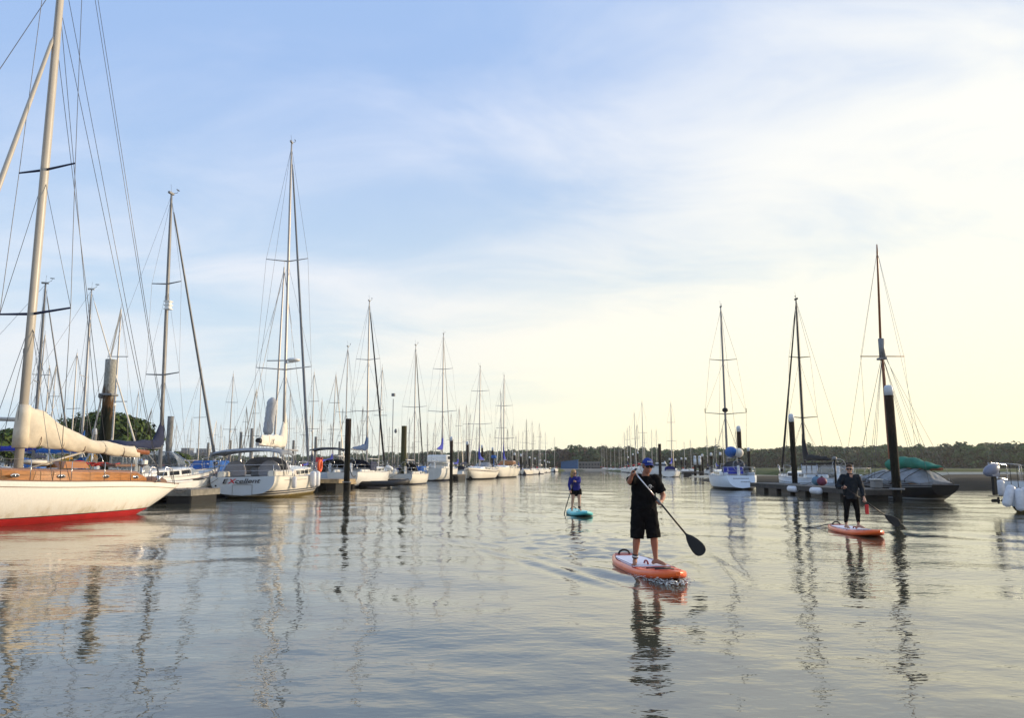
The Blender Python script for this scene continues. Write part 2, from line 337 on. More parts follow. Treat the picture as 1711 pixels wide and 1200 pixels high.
# ================================================================== boats
def ss(x): x = max(0.0, min(1.0, x)); return x*x*(3-2*x)
class Hull:
    """bow at +x, port at +y, waterline z=0"""
    def __init__(s, L, B, fs, fm, fb, tran=0.7, keel_s=0.05, keel_m=-0.4, over_s=0.15, over_b=0.12, n=2.6, fine=2.2, rake_s=0.0, rake_b=0.35, xmax=0.42):
        s.__dict__.update(locals())
    def w(s, t):
        if t < s.xmax: return s.B/2*(s.tran+(1-s.tran)*math.sin(math.pi/2*t/s.xmax))
        q = (t-s.xmax)/(1-s.xmax); return s.B/2*max(0.012, (1-q**s.fine)**0.95)
    def sheer(s, t):
        return s.fm+(s.fs-s.fm)*max(0, 1-t/0.42)**2 + (s.fb-s.fm)*max(0, (t-0.35)/0.65)**1.8
    def keel(s, t):
        k = s.keel_m
        if t < s.over_s: q = 1-t/s.over_s; k = s.keel_m+(s.keel_s-s.keel_m)*q**1.3
        if t > 1-s.over_b: q = (t-1+s.over_b)/s.over_b; k = s.keel_m+(s.sheer(1)*0.86-s.keel_m)*q**1.9
        return k
    def x(s, t, z): return s.xo-s.L/2+s.L*t + s.rake_s*z*max(0, 1-t*4)**2 + s.rake_b*z*max(0, (t-0.8)*5)**2*0.4
    def y(s, t, u): return s.w(t)*(1-(1-u)**s.n)**(1/s.n)
    def pt(s, t, z, side=1, out=0.0):
        k, h = s.keel(t), s.sheer(t); u = min(1, max(0, (z-k)/(h-k)))
        return Vector((s.x(t, z), side*(s.y(t, u)+out), z))
    def t_of(s, x): return max(0, min(1, (x-s.xo+s.L/2)/s.L))
    def build(s, parent, top, boot=None, anti=None, band=None, ns=30, stripes=None, transom=None, deckm=None, zb=0.10, zboot=0.17, name='hull'):
        """stripes: list of (z-below-sheer start, end, slot) bands"""
        mats = [top, boot or top, anti or top, band or top, transom or top]
        m = MB(); cols = []
        frac = [0.15, 0.3, 0.45, 0.6, 0.72, 0.82]
        for i in range(ns+1):
            t = i/ns; t = 0.5-0.5*math.cos(math.pi*t) if ns > 14 else t
            k, h = s.keel(t), s.sheer(t); col = []
            lv = [k, min(-0.12, 0), zb-0.05, zb, zboot]+[zboot+(h-zboot)*q for q in frac]
            if s.bandz: lv += [h-s.bandz[0], h-s.bandz[1]]
            lv += [h-0.03, h]
            lv = [max(k, v) for v in lv]
            for z in lv: col.append(s.pt(t, z, 1))
            cols.append(col)
        nl = len(cols[0]); nf = len(frac)
        def slot(j):
            if j < 3: return 2
            if j == 3: return 1
            if s.bandz and j == 5+nf-0: return 3
            return 0
        for side in (1, -1):
            rings = [[Vector((p.x, p.y*side, p.z)) for p in c_] for c_ in cols]
            if side == 1: rings = rings[::-1]
            m.loft(rings, closed=False, mids=[slot(j) for j in range(nl)])
        c0 = cols[0]; vs = []
        for p in c0: vs += [p, Vector((p.x, -p.y, p.z))]
        m.add(vs, [(2*j, 2*j+1, 2*j+3, 2*j+2) for j in range(nl-1)], 4, False)
        o = m.build(name, mats, parent)
        # deck
        d = MB(); rings = []
        for i in range(ns+1):
            t = i/ns; w_, z = max(s.w(t)-0.02, 0.01), s.sheer(t)-0.035; x_ = s.x(t, z)
            rings.append([Vector((x_, w_*q, z+0.05*w_*(1-q*q))) for q in (-1, -0.5, 0, 0.5, 1)])
        d.loft(rings, closed=False); d.build('deck', deckm or DECKW, parent)
        r = MB()
        for side in (1, -1):
            r.tube([s.pt(i/ns, s.sheer(i/ns), side)+Vector((0, -side*0.01, 0.015)) for i in range(ns+1)], 0.022, 6)
        r.build('toe_rail', boot if (boot and False) else s.railm, parent)
        return o
    bandz = None; railm = ALU; xo = 0.0
def cabin(parent, h, x0, x1, hw, ht, zoff=0.0, m=WHITE, wins=3, winm=GLASS, wz=(0.3, 0.75), name='cabin', front=0.25, slope=0.16, roofm=None, back=0.06, plank=False):
    """cabin trunk from x0 (aft) to x1 (fore); hw half width, ht height above deck"""
    b = MB(); rings = []; N_ = 12
    def sect(q):
        x = x0+(x1-x0)*q; t = h.t_of(x); zd = h.sheer(t)-0.05+zoff
        k = min(1, ((1-q)/front)**0.6 if q > 1-front else 1)*(1 if q > back else 0.55+0.45*q/back)
        w_ = min(hw, h.w(t)*0.74)*(1-0.25*max(0, (q-0.6)/0.4)**2); return x, zd, max(ht*k, 0.02), w_
    def prof(q):
        x, zd, hh, w_ = sect(q)
        return [Vector((x, -w_, zd)), Vector((x, -w_+slope*hh*0.8, zd+hh*0.82)), Vector((x, -w_+slope*hh+0.05, zd+hh*0.97)), Vector((x, -w_*0.5, zd+hh*1.06)), Vector((x, 0, zd+hh*1.1)),
                Vector((x, w_*0.5, zd+hh*1.06)), Vector((x, w_-slope*hh-0.05, zd+hh*0.97)), Vector((x, w_-slope*hh*0.8, zd+hh*0.82)), Vector((x, w_, zd))]
    qs = [i/N_ for i in range(N_+1)]
    rings = [prof(q) for q in qs]
    b.loft(rings[::-1], closed=False, mids=[0, 0, 1, 1, 1, 1, 0, 0, 0]); n = len(rings[0])
    b.add(rings[0], [tuple(range(n))], 0, False); b.add(rings[-1], [tuple(reversed(range(n)))], 0, False)
    for f in range(len(b.f)): b.sm[f] = False
    o = b.build(name, [m, roofm or m], parent)
    if wins:
        a0, a1 = 0.1, 1-front-0.04
        for side in (-1, 1):
            for k in range(wins):
                qa = a0+(a1-a0)*(k+0.10)/wins; qb = a0+(a1-a0)*(k+0.90)/wins
                def P(q, f):
                    x, zd, hh, w_ = sect(q); return Vector((x, side*(w_-slope*hh*f+0.014), zd+hh*f))
                quad = [P(qa, wz[0]), P(qb, wz[0]), P(qb, wz[1]), P(qa, wz[1])]
                if side > 0: quad = [quad[1], quad[0], quad[3], quad[2]]
                w = MB(); w.slab(quad, 0.03); w.build('window', winm, o)
    return o
def canopy(parent, x0, x1, hw, z0, ht, m=BLACKC, name='sprayhood', window=True, openback=True, lean=0.35):
    """fabric hood: low at x1 (fore), peak towards x0 (aft)"""
    b = MB(); rings = []
    for i in range(7):
        q = i/6; x = x1+(x0-x1)*q; hh = ht*(0.12+0.88*math.sin(q*math.pi/2)**0.8); w_ = hw*(0.86+0.14*q)
        rings.append([Vector((x+(0.06*math.sin(a*3)), -w_*abs(math.cos(a))**0.55*(1 if math.cos(a) > 0 else -1), z0+hh*math.sin(a)**0.75)) for a in [math.pi*j/14 for j in range(15)]])
    b.loft(rings, closed=False)
    inner = [[p+(Vector((0, 0, z0))-Vector((0, p.y, p.z)))*0.02-Vector((0, 0, 0.0)) + Vector((0, -p.y*0.02, 0)) for p in r] for r in rings]
    b.loft(inner[::-1], closed=False)
    o = b.build(name, m, parent)
    if window:
        for (ja, jb) in ((3, 5), (6, 8), (9, 11)):
            quad = [rings[1][ja], rings[1][jb], rings[3][jb], rings[3][ja]]
            quad = [p+Vector((0.01, p.y*0.01, 0.015)) for p in quad]
            w = MB(); w.slab(quad[::-1], 0.012); w.build('window', CLEARV, o)
    return o
def bimini(parent, x0, x1, hw, z, zd, m=GREYC, drop=0.14, name='bimini'):
    b = MB(); rings = []; under = []
    for i in range(9):
        q = i/8; x = x0+(x1-x0)*q; sag = 0.16*math.sin(math.pi*q)**0.6
        prof = [(-1.0, -drop), (-0.985, -0.06), (-0.93, 0.0), (-0.7, 0.08), (-0.35, 0.135), (0, 0.15), (0.35, 0.135), (0.7, 0.08), (0.93, 0.0), (0.985, -0.06), (1.0, -drop)]
        rings.append([Vector((x, hw*a, z+sag+b_)) for a, b_ in prof]); under.append([Vector((x, hw*a*0.985, z+sag+b_-0.03)) for a, b_ in prof])
    b.loft(rings, closed=False); b.loft(under[::-1], closed=False)
    for rr_, uu in ((rings[0], under[0]), (rings[-1], under[-1])):
        b.loft([rr_, uu], closed=False)
    o = b.build(name, m, parent)
    for xa in (x0+0.1, (x0+x1)/2, x1-0.1):
        f = MB(); xm = (x0+x1)/2
        pts = [(xm+(xa-xm)*0.25, -hw*0.97, zd), (xa, -hw*0.98, z-0.05), (xa, -hw*0.7, z+0.12), (xa, 0, z+0.18), (xa, hw*0.7, z+0.12), (xa, hw*0.98, z-0.05), (xm+(xa-xm)*0.25, hw*0.97, zd)]
        f.tube(pts, 0.016, 6); f.build('support_tube', STEEL, o)
    return o
def spar_cover(parent, xm, z, length, h0, h1, w0, m=NAVY, d=-1, name='sail_cover', collar=1.0, droop=0.0, seed=1, ties=0, sag=0.05, cw=0.20, cpow=1.5):
    """stowed mainsail cover on the boom, running aft (d=-1) from the mast at xm; z: underside at mast"""
    b = MB(); rings = []; rnd = random.Random(seed); n = 66; nn = 30
    for i in range(n+1):
        q = i/n; x = xm+d*(q*length-0.12)
        hh = h1+(h0-h1)*(1-q)**1.25 + collar*max(0, 1-q/cw)**cpow
        wq = w0*(0.55+0.45*(1-q))*(1+0.06*math.sin(q*31+seed)); hh *= 1+0.05*math.sin(q*23+seed*2)
        if q < 0.08: wq *= 0.75+0.25*q/0.08
        if q > 0.96: hh *= 0.75; wq *= 0.75
        pin = 1.0
        if ties:
            ph = (q*ties) % 1.0; pin = 1-0.09*math.exp(-((min(ph, 1-ph))/0.09)**2)
        zb = z-droop*q-sag*math.sin(math.pi*min(1, q*ties*1.0 % 1.0 if ties else 0)); ring = []
        for j in range(nn):
            a = 2*math.pi*j/nn; ca, sa = math.cos(a), math.sin(a)
            rr_ = 1+0.035*math.sin(3*a+q*17+seed)+0.022*math.sin(7*a+q*52+2*math.sin(q*19+seed))+0.014*math.sin(11*a-q*80+seed)+rnd.uniform(-0.006, 0.006)
            yy = wq*0.5*ca*rr_*pin*(1-0.35*max(0, sa)*min(1, hh/(wq+0.01)*0.35)); zz = zb+hh*0.5*(1+sa*rr_*(pin if sa < 0 else 1))
            ring.append(Vector((x, yy, zz)))
        rings.append(ring)
    b.loft(rings, caps=True); return b.build(name, m, parent)
def wire(parent, a, b_, r=0.007, name='shroud', m=None, n=4, sagv=0.0):
    k = MB(); a = Vector(a); b_ = Vector(b_)
    pts = [a, b_] if not sagv else [a.lerp(b_, q/6)+Vector((0, 0, -sagv*math.sin(math.pi*q/6))) for q in range(7)]
    k.tube(pts, r, n); return k.build(name, m or WIRE, parent)
def rig(parent, h, xm, z0, H, r0=0.09, m=ALU, spreaders=((0.45, 0.9), (0.72, 0.7)), rake=0.02, sweep=0.12, furl=None, furlr=0.055, furltop=0.95, stays=True, wr=0.009, gear=True, zt=None, halyards=True, back=1, light=False, backx=None, forex=None, frac=1.0, lower=True):
    """mast H metres above z0 with spreaders and standing rigging"""
    mb = MB(); zs = [0, 0.25, 0.5, 0.8, 0.97, 1.0]; rs = [1, 1, 1, 0.86, 0.62, 0.5]
    top = Vector((xm-rake*H, 0, z0+H)); base = Vector((xm, 0, z0-0.05))
    mb.tube([base.lerp(top, q) for q in zs], [r0*v for v in rs], 12, flat=0.72)
    mast = mb.build('mast', m, parent)
    at = lambda q: base.lerp(top, q)
    tips = []
    for q, hw in spreaders:
        p = at(q); pair = []
        for side in (-1, 1):
            tip = p+Vector((-hw*sweep, side*hw, hw*0.07)); s_ = MB(); s_.tube([p, tip], [r0*0.34, r0*0.22], 8, flat=0.5); s_.build('spreader', m, mast); pair.append(tip)
        tips.append(pair)
    if gear:
        g = MB(); g.tube([top, top+Vector((0, 0.05, 0.55))], 0.008, 4); g.build('antenna', WIRE, mast)
        g = MB(); g.tube([top, top+Vector((0.35, -0.12, 0.18)), top+Vector((0.38, -0.12, 0.3))], 0.012, 4); g.box(top+Vector((0.38, -0.12, 0.34)), (0.24, 0.02, 0.05)); g.build('wind_vane', BLACKP, mast)
        g = MB(); g.box(top+Vector((-0.03, 0, 0.03)), (0.4, 0.12, 0.1)); g.build('masthead_crane', m, mast)
    if stays:
        for k, side in enumerate((-1, 1)):
            t = h.t_of(xm-0.1); ch = h.pt(t, h.sheer(t), side, -0.08)
            pts = [ch]+[tp[k] for tp in tips]+[at(0.985)]
            c_ = MB(); c_.tube(pts, wr, 4); c_.build('shroud', WIRE, parent)
            if lower and tips: wire(parent, ch+Vector((0.25, 0, 0)), at(spreaders[0][0]-0.01), wr*0.85); 
            if lower and tips: wire(parent, ch+Vector((-0.35, 0, 0)), at(spreaders[0][0]-0.012), wr*0.85)
            if len(tips) > 1:
                wire(parent, tips[0][k], at(spreaders[1][0]-0.01), wr*0.8)
        xb = h.x(0.985, h.sheer(1)) if forex is None else forex
        fb = Vector((xb, 0, h.sheer(1)+0.05)); ft = at(0.985*frac)
        wire(parent, fb, ft, wr, 'forestay')
        if furl:
            c_ = MB(); c_.tube([fb.lerp(ft, q) for q in (0.03, 0.06, 0.2, 0.5, furltop-0.03, furltop)], [furlr*0.5, furlr*1.15, furlr*1.1, furlr*0.9, furlr*0.6, furlr*0.3], 8); c_.build('furled_headsail', furl, parent)
            c_ = MB(); dd = (ft-fb).normalized(); c_.tube([fb+dd*0.12, fb+dd*0.30], 0.11, 10); c_.build('furling_drum', BLACKP, parent)
        if back:
            xb = h.x(0.01, h.sheer(0)) if backx is None else backx
            if back == 1: wire(parent, (xb, 0, h.sheer(0)+0.02), at(0.995), wr, 'backstay')
            else:
                sp_ = Vector((xb, 0, h.sheer(0))).lerp(at(0.995), 0.28)
                wire(parent, sp_, at(0.995), wr, 'backstay')
                for side in (-1, 1): wire(parent, h.pt(0.03, h.sheer(0.03), side, -0.15), sp_, wr, 'backstay')
    if halyards:
        for k, (ox, oy) in enumerate(((0.16, 0.05), (-0.14, -0.06))):
            wire(mast, at(0.03)+Vector((ox*1.2, oy, 0)), at(0.97)+Vector((ox*0.6, oy, 0)), wr*0.6, 'halyard')
    return mast, at, tips
def lifelines(parent, h, t0=0.04, t1=0.93, n=6, ht=0.6, r=0.011, pulpit=True, pushpit=True, sides=(-1, 1)):
    for side in sides:
        tops = []
        for i in range(n):
            t = t0+0.06+(t1-t0-0.12)*i/(n-1); p = h.pt(t, h.sheer(t), side, -0.07)
            q = p+Vector((0, 0, ht)); tops.append((p, q)); k = MB(); k.tube([p, q], r, 6); k.build('stanchion', STEEL, parent)
        a = h.pt(t0, h.sheer(t0), side, -0.07)+Vector((0, 0, ht)); b_ = h.pt(t1, h.sheer(t1), side, -0.04)+Vector((0, 0, ht))
        for f in (1.0, 0.52):
            k = MB(); k.tube([Vector((a.x, a.y, a.z-ht*(1-f)))]+[p.lerp(q, f) for p, q in tops]+[Vector((b_.x, b_.y, b_.z-ht*(1-f)))], 0.006, 4); k.build('guard_wire', WIRE, parent)
    if pulpit:
        k = MB(); zb = h.sheer(1)
        P = [h.pt(t1, h.sheer(t1), -1, -0.05), h.pt(0.985, zb, -1, 0.0), h.pt(0.985, zb, 1, 0.0), h.pt(t1, h.sheer(t1), 1, -0.05)]
        k.tube([P[0], P[0]+Vector((0, 0, ht)), P[1]+Vector((0.15, -0.12, ht+0.05)), P[2]+Vector((0.15, 0.12, ht+0.05)), P[3]+Vector((0, 0, ht)), P[3]], 0.015, 6)
        k.tube([P[1], P[1]+Vector((0.15, -0.12, ht+0.05))], 0.015, 6); k.tube([P[2], P[2]+Vector((0.15, 0.12, ht+0.05))], 0.015, 6)
        k.tube([P[0]+Vector((0, 0, ht*0.5)), P[1]+Vector((0.1, -0.06, ht*0.5)), P[2]+Vector((0.1, 0.06, ht*0.5)), P[3]+Vector((0, 0, ht*0.5))], 0.011, 5)
        k.build('pulpit', STEEL, parent)
    if pushpit:
        k = MB()
        P = [h.pt(t0+0.06, h.sheer(t0), -1, -0.07), h.pt(0.005, h.sheer(0), -1, -0.1), h.pt(0.005, h.sheer(0), 1, -0.1), h.pt(t0+0.06, h.sheer(t0), 1, -0.07)]
        up_ = Vector((0, 0, ht))
        k.tube([P[0], P[0]+up_, P[1]+up_, P[2]+up_, P[3]+up_, P[3]], 0.015, 6); k.tube([P[1], P[1]+up_], 0.015, 6); k.tube([P[2], P[2]+up_], 0.015, 6)
        k.tube([P[0]+up_*0.5, P[1]+up_*0.5, P[2]+up_*0.5, P[3]+up_*0.5], 0.011, 5)
        k.build('pushpit', STEEL, parent)
def boom(parent, xm, z, length, m=ALU, r=0.07, droop=0.0, d=-1, vang=True, zdeck=None):
    k = MB(); k.tube([(xm+d*0.1, 0, z), (xm+d*length, 0, z-droop)], r, 10); k.build('boom', m, parent)
    if vang:
        k = MB(); k.tube([(xm+d*0.15, 0, (zdeck or z-1)+0.1), (xm+d*length*0.33, 0, z-droop*0.33-r)], 0.03, 8); k.build('kicker', m, parent)
def fender(loc, L=0.6, r=0.12, label='', group=None, tilt=(0, 0), rope=0.5, m=FENDW, rz=0):
    o = thing('fender', label, 'fender', loc, rz, group)
    k = MB(); prof = [(0, 0.03), (0.02, 0.05), (0.06, 0.75*1), (0.16, 1), (0.5, 1.0), (0.84, 1), (0.94, 0.75), (0.98, 0.05), (1, 0.03)]
    T = Matrix.Rotation(tilt[0], 4, 'X') @ Matrix.Rotation(tilt[1], 4, 'Y')
    k.tube([T @ Vector((0, 0, -L*q)) for q, _ in prof], [max(r*v, 0.012) for _, v in prof], 14); k.build('body', m, o)
    k = MB(); k.tube([(0, 0, 0), (0, 0, rope)], 0.012, 5); k.build('rope', ROPE, o)
    return o
def outboard(loc, rz, label, sc=1.0, cowl=None):
    o = thing('outboard_motor', label, 'outboard motor', loc, rz)
    k = MB(); k.ell((0.06*sc, 0, 0.33*sc), (0.30*sc, 0.14*sc, 0.16*sc), 14, 9, M=Matrix.Rotation(0.35, 3, 'Y')); k.box((0.02*sc, 0, 0.2*sc), (0.3*sc, 0.2*sc, 0.1*sc), bev=0.02); k.build('cowl', cowl or WHITE, o)
    k = MB(); k.box((0, 0, -0.05*sc), (0.14*sc, 0.08*sc, 0.6*sc), bev=0.02); k.box((0.0, 0, -0.38*sc), (0.36*sc, 0.16*sc, 0.03)); k.tube([(-0.12*sc, 0, -0.5*sc), (0.12*sc, 0, -0.5*sc)], 0.045*sc, 8); k.build('leg', BLACKP, o)
    k = MB()
    for a in (0, 2.09, 4.19): k.ell((-0.15*sc, math.cos(a)*0.07*sc, -0.5*sc+math.sin(a)*0.07*sc), (0.015, 0.05, 0.05), 8, 5)
    k.build('propeller', BLACKP, o); return o
def std_boat(name, label, loc, rz, L=10.0, B=3.3, fs=1.0, fm=0.95, fb=1.35, H=12.5, xm=None, cover=NAVY, top=WHITE, boot=NAVY, anti=None, sprayhood=NAVY, furl=SAILW, spreaders=((0.45, 0.9), (0.72, 0.7)), sparm=ALU, lines=True, band=None, detail=2, group=None, cat='sailing yacht', tran=0.68, rake_s=-0.25, wr=0.01, wins=3, coverh=0.42, r0=0.085, rake=0.015, winm=GLASS, transom=None, back=1, collar=0.9, cabh=0.42, boomz=1.35, fur=0.055, blen=None, **kw):
    o = thing(name, label, cat, loc, rz, group)
    h = Hull(L, B, fs, fm, fb, tran=tran, keel_s=0.12, keel_m=-0.35, over_s=0.16, over_b=0.16, rake_s=rake_s, rake_b=0.5)
    if band: h.bandz = (0.30, 0.16)
    h.build(o, top, boot, anti or NAVY, band=band, ns=22 if detail > 1 else 12, transom=transom)
    xm = 0.09*L if xm is None else xm
    cabin(o, h, -0.16*L, 0.27*L, B*0.33, cabh, wins=wins if detail > 1 else 2, winm=winm)
    zd = h.sheer(h.t_of(xm)); zc = zd+cabh
    mast, at, tips = rig(o, h, xm, zc, H, r0=r0, m=sparm, spreaders=spreaders, furl=furl, wr=wr, gear=detail > 1, rake=rake, halyards=detail > 1, lower=detail > 1, back=back, furlr=fur)
    bl = blen or 0.36*L; bz = zd+boomz
    boom(o, xm, bz, bl, m=sparm, droop=0.0, zdeck=zc, vang=detail > 1)
    if cover: spar_cover(o, xm, bz-0.06, bl*0.96, coverh, 0.24, 0.30, cover, collar=collar, seed=int(L*7+H*3))
    if sprayhood: canopy(o, -0.24*L, -0.09*L, B*0.31, zd+0.10, 0.95, sprayhood, window=detail > 1)
    # cockpit coamings
    k = MB()
    for side in (-1, 1): k.box((-0.29*L, side*B*0.30, fs+0.09), (0.26*L, 0.16, 0.24), bev=0.04)
    k.build('cockpit_coaming', top, o)
    if detail > 1:
        k = MB(); hub = Vector((-0.36*L, 0, fs+0.75)); ring = [hub+Vector((0.0, 0.42*math.cos(a), 0.42*math.sin(a))) for a in [2*math.pi*j/20 for j in range(21)]]
        k.tube(ring, 0.014, 6)
        for j in (0, 4, 8, 12, 16): k.tube([hub, ring[j]], 0.008, 4)
        k.build('steering_wheel', STEEL, o); k = MB(); k.box((-0.345*L, 0, fs+0.35), (0.16, 0.2, 0.75), bev=0.03); k.build('binnacle', top, o)
        if lines: lifelines(o, h)
    return o, h, mast, at, tips
H90 = math.pi/2
# ---- classic white yacht, red bottom, bow towards us out of frame
cy_h = math.atan2(-0.944, -0.33)           # bow direction
mast_w = Vector((-15.35, 23.5, 0)); bd = Vector((math.cos(cy_h), math.sin(cy_h), 0))
L_ = 15.6; XM = 1.15                          # mast ahead of the middle
cy = thing('classic_yacht', 'long white classic yacht with red bottom, varnished cabin and cream canvas sail cover', 'sailing yacht', mast_w-bd*XM, cy_h)
h = Hull(13.3, 3.5, 1.02, 1.22, 1.62, tran=0.05, keel_s=0.93, keel_m=-0.5, over_s=0.26, over_b=0.28, n=1.9, fine=2.0, rake_s=0, rake_b=0.6, xmax=0.5)
h.xo = 1.15; h.railm = DTEAK
CREAMH = zstain('enamel_topsides', (0.60, 0.53, 0.41), (0.76, 0.72, 0.64), (0.80, 0.77, 0.70), 0.26, 0.50, rough=0.3, soft=0.10, scale=2.2, bump=0.03, amt=0.10)
CREAMX = mat('aged_white_enamel', (0.80, 0.77, 0.70), 0.3, vary=0.09, scale=1.6, coat=0.35, stretch=(0.5, 1, 2.2), bump=0.05, bscale=2.0)
# waterline rises to the counter: red to z .30 aft
h.build(cy, CREAMH, BLACKP, RED, ns=46, deckm=DTEAK, zb=0.20, zboot=0.225)
k = MB()
for side in (-1, 1): k.tube([h.pt(t/30, h.sheer(t/30)-0.17, side, 0.006) for t in range(0, 31)], 0.010, 5)
k.build('cove_line', DTEAK, cy)
cab = cabin(cy, h, -3.3, 3.2, 1.35, 0.42, m=TEAK, wins=0, roofm=DTEAK, slope=0.03, front=0.08, back=0.02)
for side in (-1, 1):
    for xx in (-2.6, -1.1, 0.7, 2.2):
        t_ = h.t_of(xx); zz = h.sheer(t_)-0.05+0.21; yy = side*(min(1.35, h.w(t_)*0.74)+0.012)
        k = MB(); k.ell((xx, yy, zz), (0.15, 0.015, 0.06), 14, 7); p_ = k.build('porthole', STEEL, cab)
        k = MB(); k.ell((xx, yy+side*0.008, zz), (0.11, 0.014, 0.04), 14, 7); k.build('glass', GLASS, p_)
mast, at, tips = rig(cy, h, XM, 1.45, 22.0, r0=0.142, m=CREAMSPAR, spreaders=((0.233, 1.55), (0.452, 1.25), (0.75, 0.9)), rake=-0.004, sweep=0.05, furl=None, wr=0.013, backx=-5.3, back=1, frac=0.78, gear=True)
for s_ in mast.children:
    if s_.name.startswith('spreader'): s_.data.materials[0] = NAVY
# stowed sail on the inner stay
a0 = Vector((4.6, 0, 1.75)); a1 = at(0.685)
k = MB(); k.tube([a0.lerp(a1, q) for q in (0.04, 0.1, 0.5, 0.95, 0.97)], [0.05, 0.10, 0.085, 0.06, 0.02], 10); k.build('furled_headsail', CREAMSPAR, cy)
k = MB(); k.ell(a0.lerp(a1, 0.985), (0.07, 0.07, 0.14), 10, 7); k.build('furler_swivel', BLACKP, cy)
for (xa, ya, qa) in ((-3.2, -1.35, 0.72), (-3.5, -1.3, 0.66), (-4.9, -0.3, 0.78), (-3.2, 1.35, 0.72), (-5.2, 0.0, 0.97)):
    wire(cy, (xa, ya, 1.2), at(qa), 0.013, 'running_backstay')
k = MB(); k.box((XM-0.02, -0.17, 5.35), (0.12, 0.14, 0.2), bev=0.03); k.build('steaming_light', BLACKP, mast)
bz = 2.52
boom(cy, XM, bz, 5.1, m=WOODSPAR, r=0.09, vang=False, droop=0.30)
k = MB(); k.tube([(XM+0.01, 0, 2.28), (XM, 0, 2.8), (XM-0.01, 0, 3.3), (XM-0.02, 0, 3.62)], [0.22, 0.225, 0.205, 0.175], 14); k.build('cover_collar', SAILC, cy)
spar_cover(cy, XM-0.02, bz-0.16, 4.75, 0.62, 0.40, 0.44, SAILC, collar=0.85, cw=0.55, cpow=1.25, droop=0.34, seed=5, ties=6, sag=0.018)
for q in (1/6, 2/6, 3/6, 4/6, 5/6):
    k = MB(); x = XM+0.16-(q*5.0-0.12); hh = 0.34+0.28*(1-q)**1.25
    k.tube([Vector((x+0.02*math.sin(a), 0.20*math.cos(a)*(0.55+0.45*(1-q)), bz-0.16-0.34*q+hh*0.5*(1+1.0*math.sin(a)))) for a in [2*math.pi*j/16 for j in range(17)]], 0.012, 5); k.build('sail_tie', DTEAK, cy)
for (x1_, y1_) in ((-1.6, 0.03), ):
    k = MB(); k.tube([(XM-0.25, 0, 1.62), (-1.55, 0, bz-0.22)], [0.035, 0.035], 8); k.build('kicker', CREAMSPAR, cy)
k = MB()
for j in range(2): k.tube([(-3.55, -0.03+j*0.06, bz-0.2), (-3.6, -0.05+j*0.1, 1.3)], 0.012, 5)
k.build('mainsheet', ROPE, cy)
# skylight, hatch, winches, instrument box, ropes on the coachroof
k = MB(); k.box((-0.6, 0, 1.76), (1.0, 0.8, 0.22), taper=0.75); sk = k.build('skylight', TEAK, cy)
k = MB(); k.box((-2.6, 0, 1.74), (0.9, 0.75, 0.10), bev=0.02); k.build('sliding_hatch', DTEAK, cy)
for (xx, yy) in ((-3.6, -0.9), (-3.6, 0.9), (1.9, -0.5)):
    k = MB(); t_ = h.t_of(xx); zz = h.sheer(t_)+0.02; k.tube([(xx, yy, zz), (xx, yy, zz+0.1), (xx, yy, zz+0.2), (xx, yy, zz+0.22)], [0.10, 0.07, 0.10, 0.06], 12); k.build('winch', STEEL, cy)
rr_ = random.Random(3); k = MB()
for j in range(7):
    c_ = Vector((-1.9+rr_.uniform(-0.8, 0.7), -0.5+rr_.uniform(-0.3, 0.3), 1.74+0.02*j)); k.tube([c_+Vector((0.24*math.cos(a)*(1+0.2*math.sin(3*a+j)), 0.2*math.sin(a), 0.03*math.sin(2*a+j))) for a in [6.283*q/12 for q in range(13)]], 0.022, 5)
tag(k.build('coiled_ropes', mat('red_rope', (0.5, 0.03, 0.02), 0.8)), 'heap of red rope coils lying on the varnished cabin roof of the classic yacht', 'rope').location = (0, 0, 0)
_o = bpy.data.objects['coiled_ropes']; _o.matrix_world = Matrix.Translation(cy.location) @ Matrix.Rotation(cy_h, 4, 'Z')
k = MB()
for j, (xx, yy) in enumerate(((0.1, -0.35), (0.45, -0.2))): k.ell((xx, yy, 1.79+0.05*j), (0.42, 0.3, 0.09), 12, 7)
_o = tag(k.build('folded_sailcloth', SAILW), 'folded white sailcloth lying beside the mast foot of the classic yacht', 'sailcloth'); _o.matrix_world = Matrix.Translation(cy.location) @ Matrix.Rotation(cy_h, 4, 'Z')
lifelines(cy, h, t0=0.10, t1=0.93, n=8, ht=0.62, pulpit=True, pushpit=False)
k = MB()
for yy in (-0.35, 0.35): k.tube([(-5.0, yy, 1.02), (-4.85, yy, 1.62), (-4.5, yy, 1.68), (-4.3, yy, 1.02)], 0.016, 6)
k.tube([(-4.85, -0.35, 1.62), (-5.0, 0, 1.66), (-4.85, 0.35, 1.62)], 0.016, 6); k.build('pushpit', STEEL, cy)
k = MB(); k.ell((-4.2, 0, 1.12), (0.6, 0.5, 0.22), 14, 8); k.build('cockpit_cover', DTEAK, cy)
k = MB(); k.tube([(-3.7, 0, 1.12), (-3.72, 0, 1.8)], 0.05, 8); k.box((-3.72, 0, 1.85), (0.25, 0.35, 0.25), bev=0.05); k.build('binnacle', STEEL, cy)

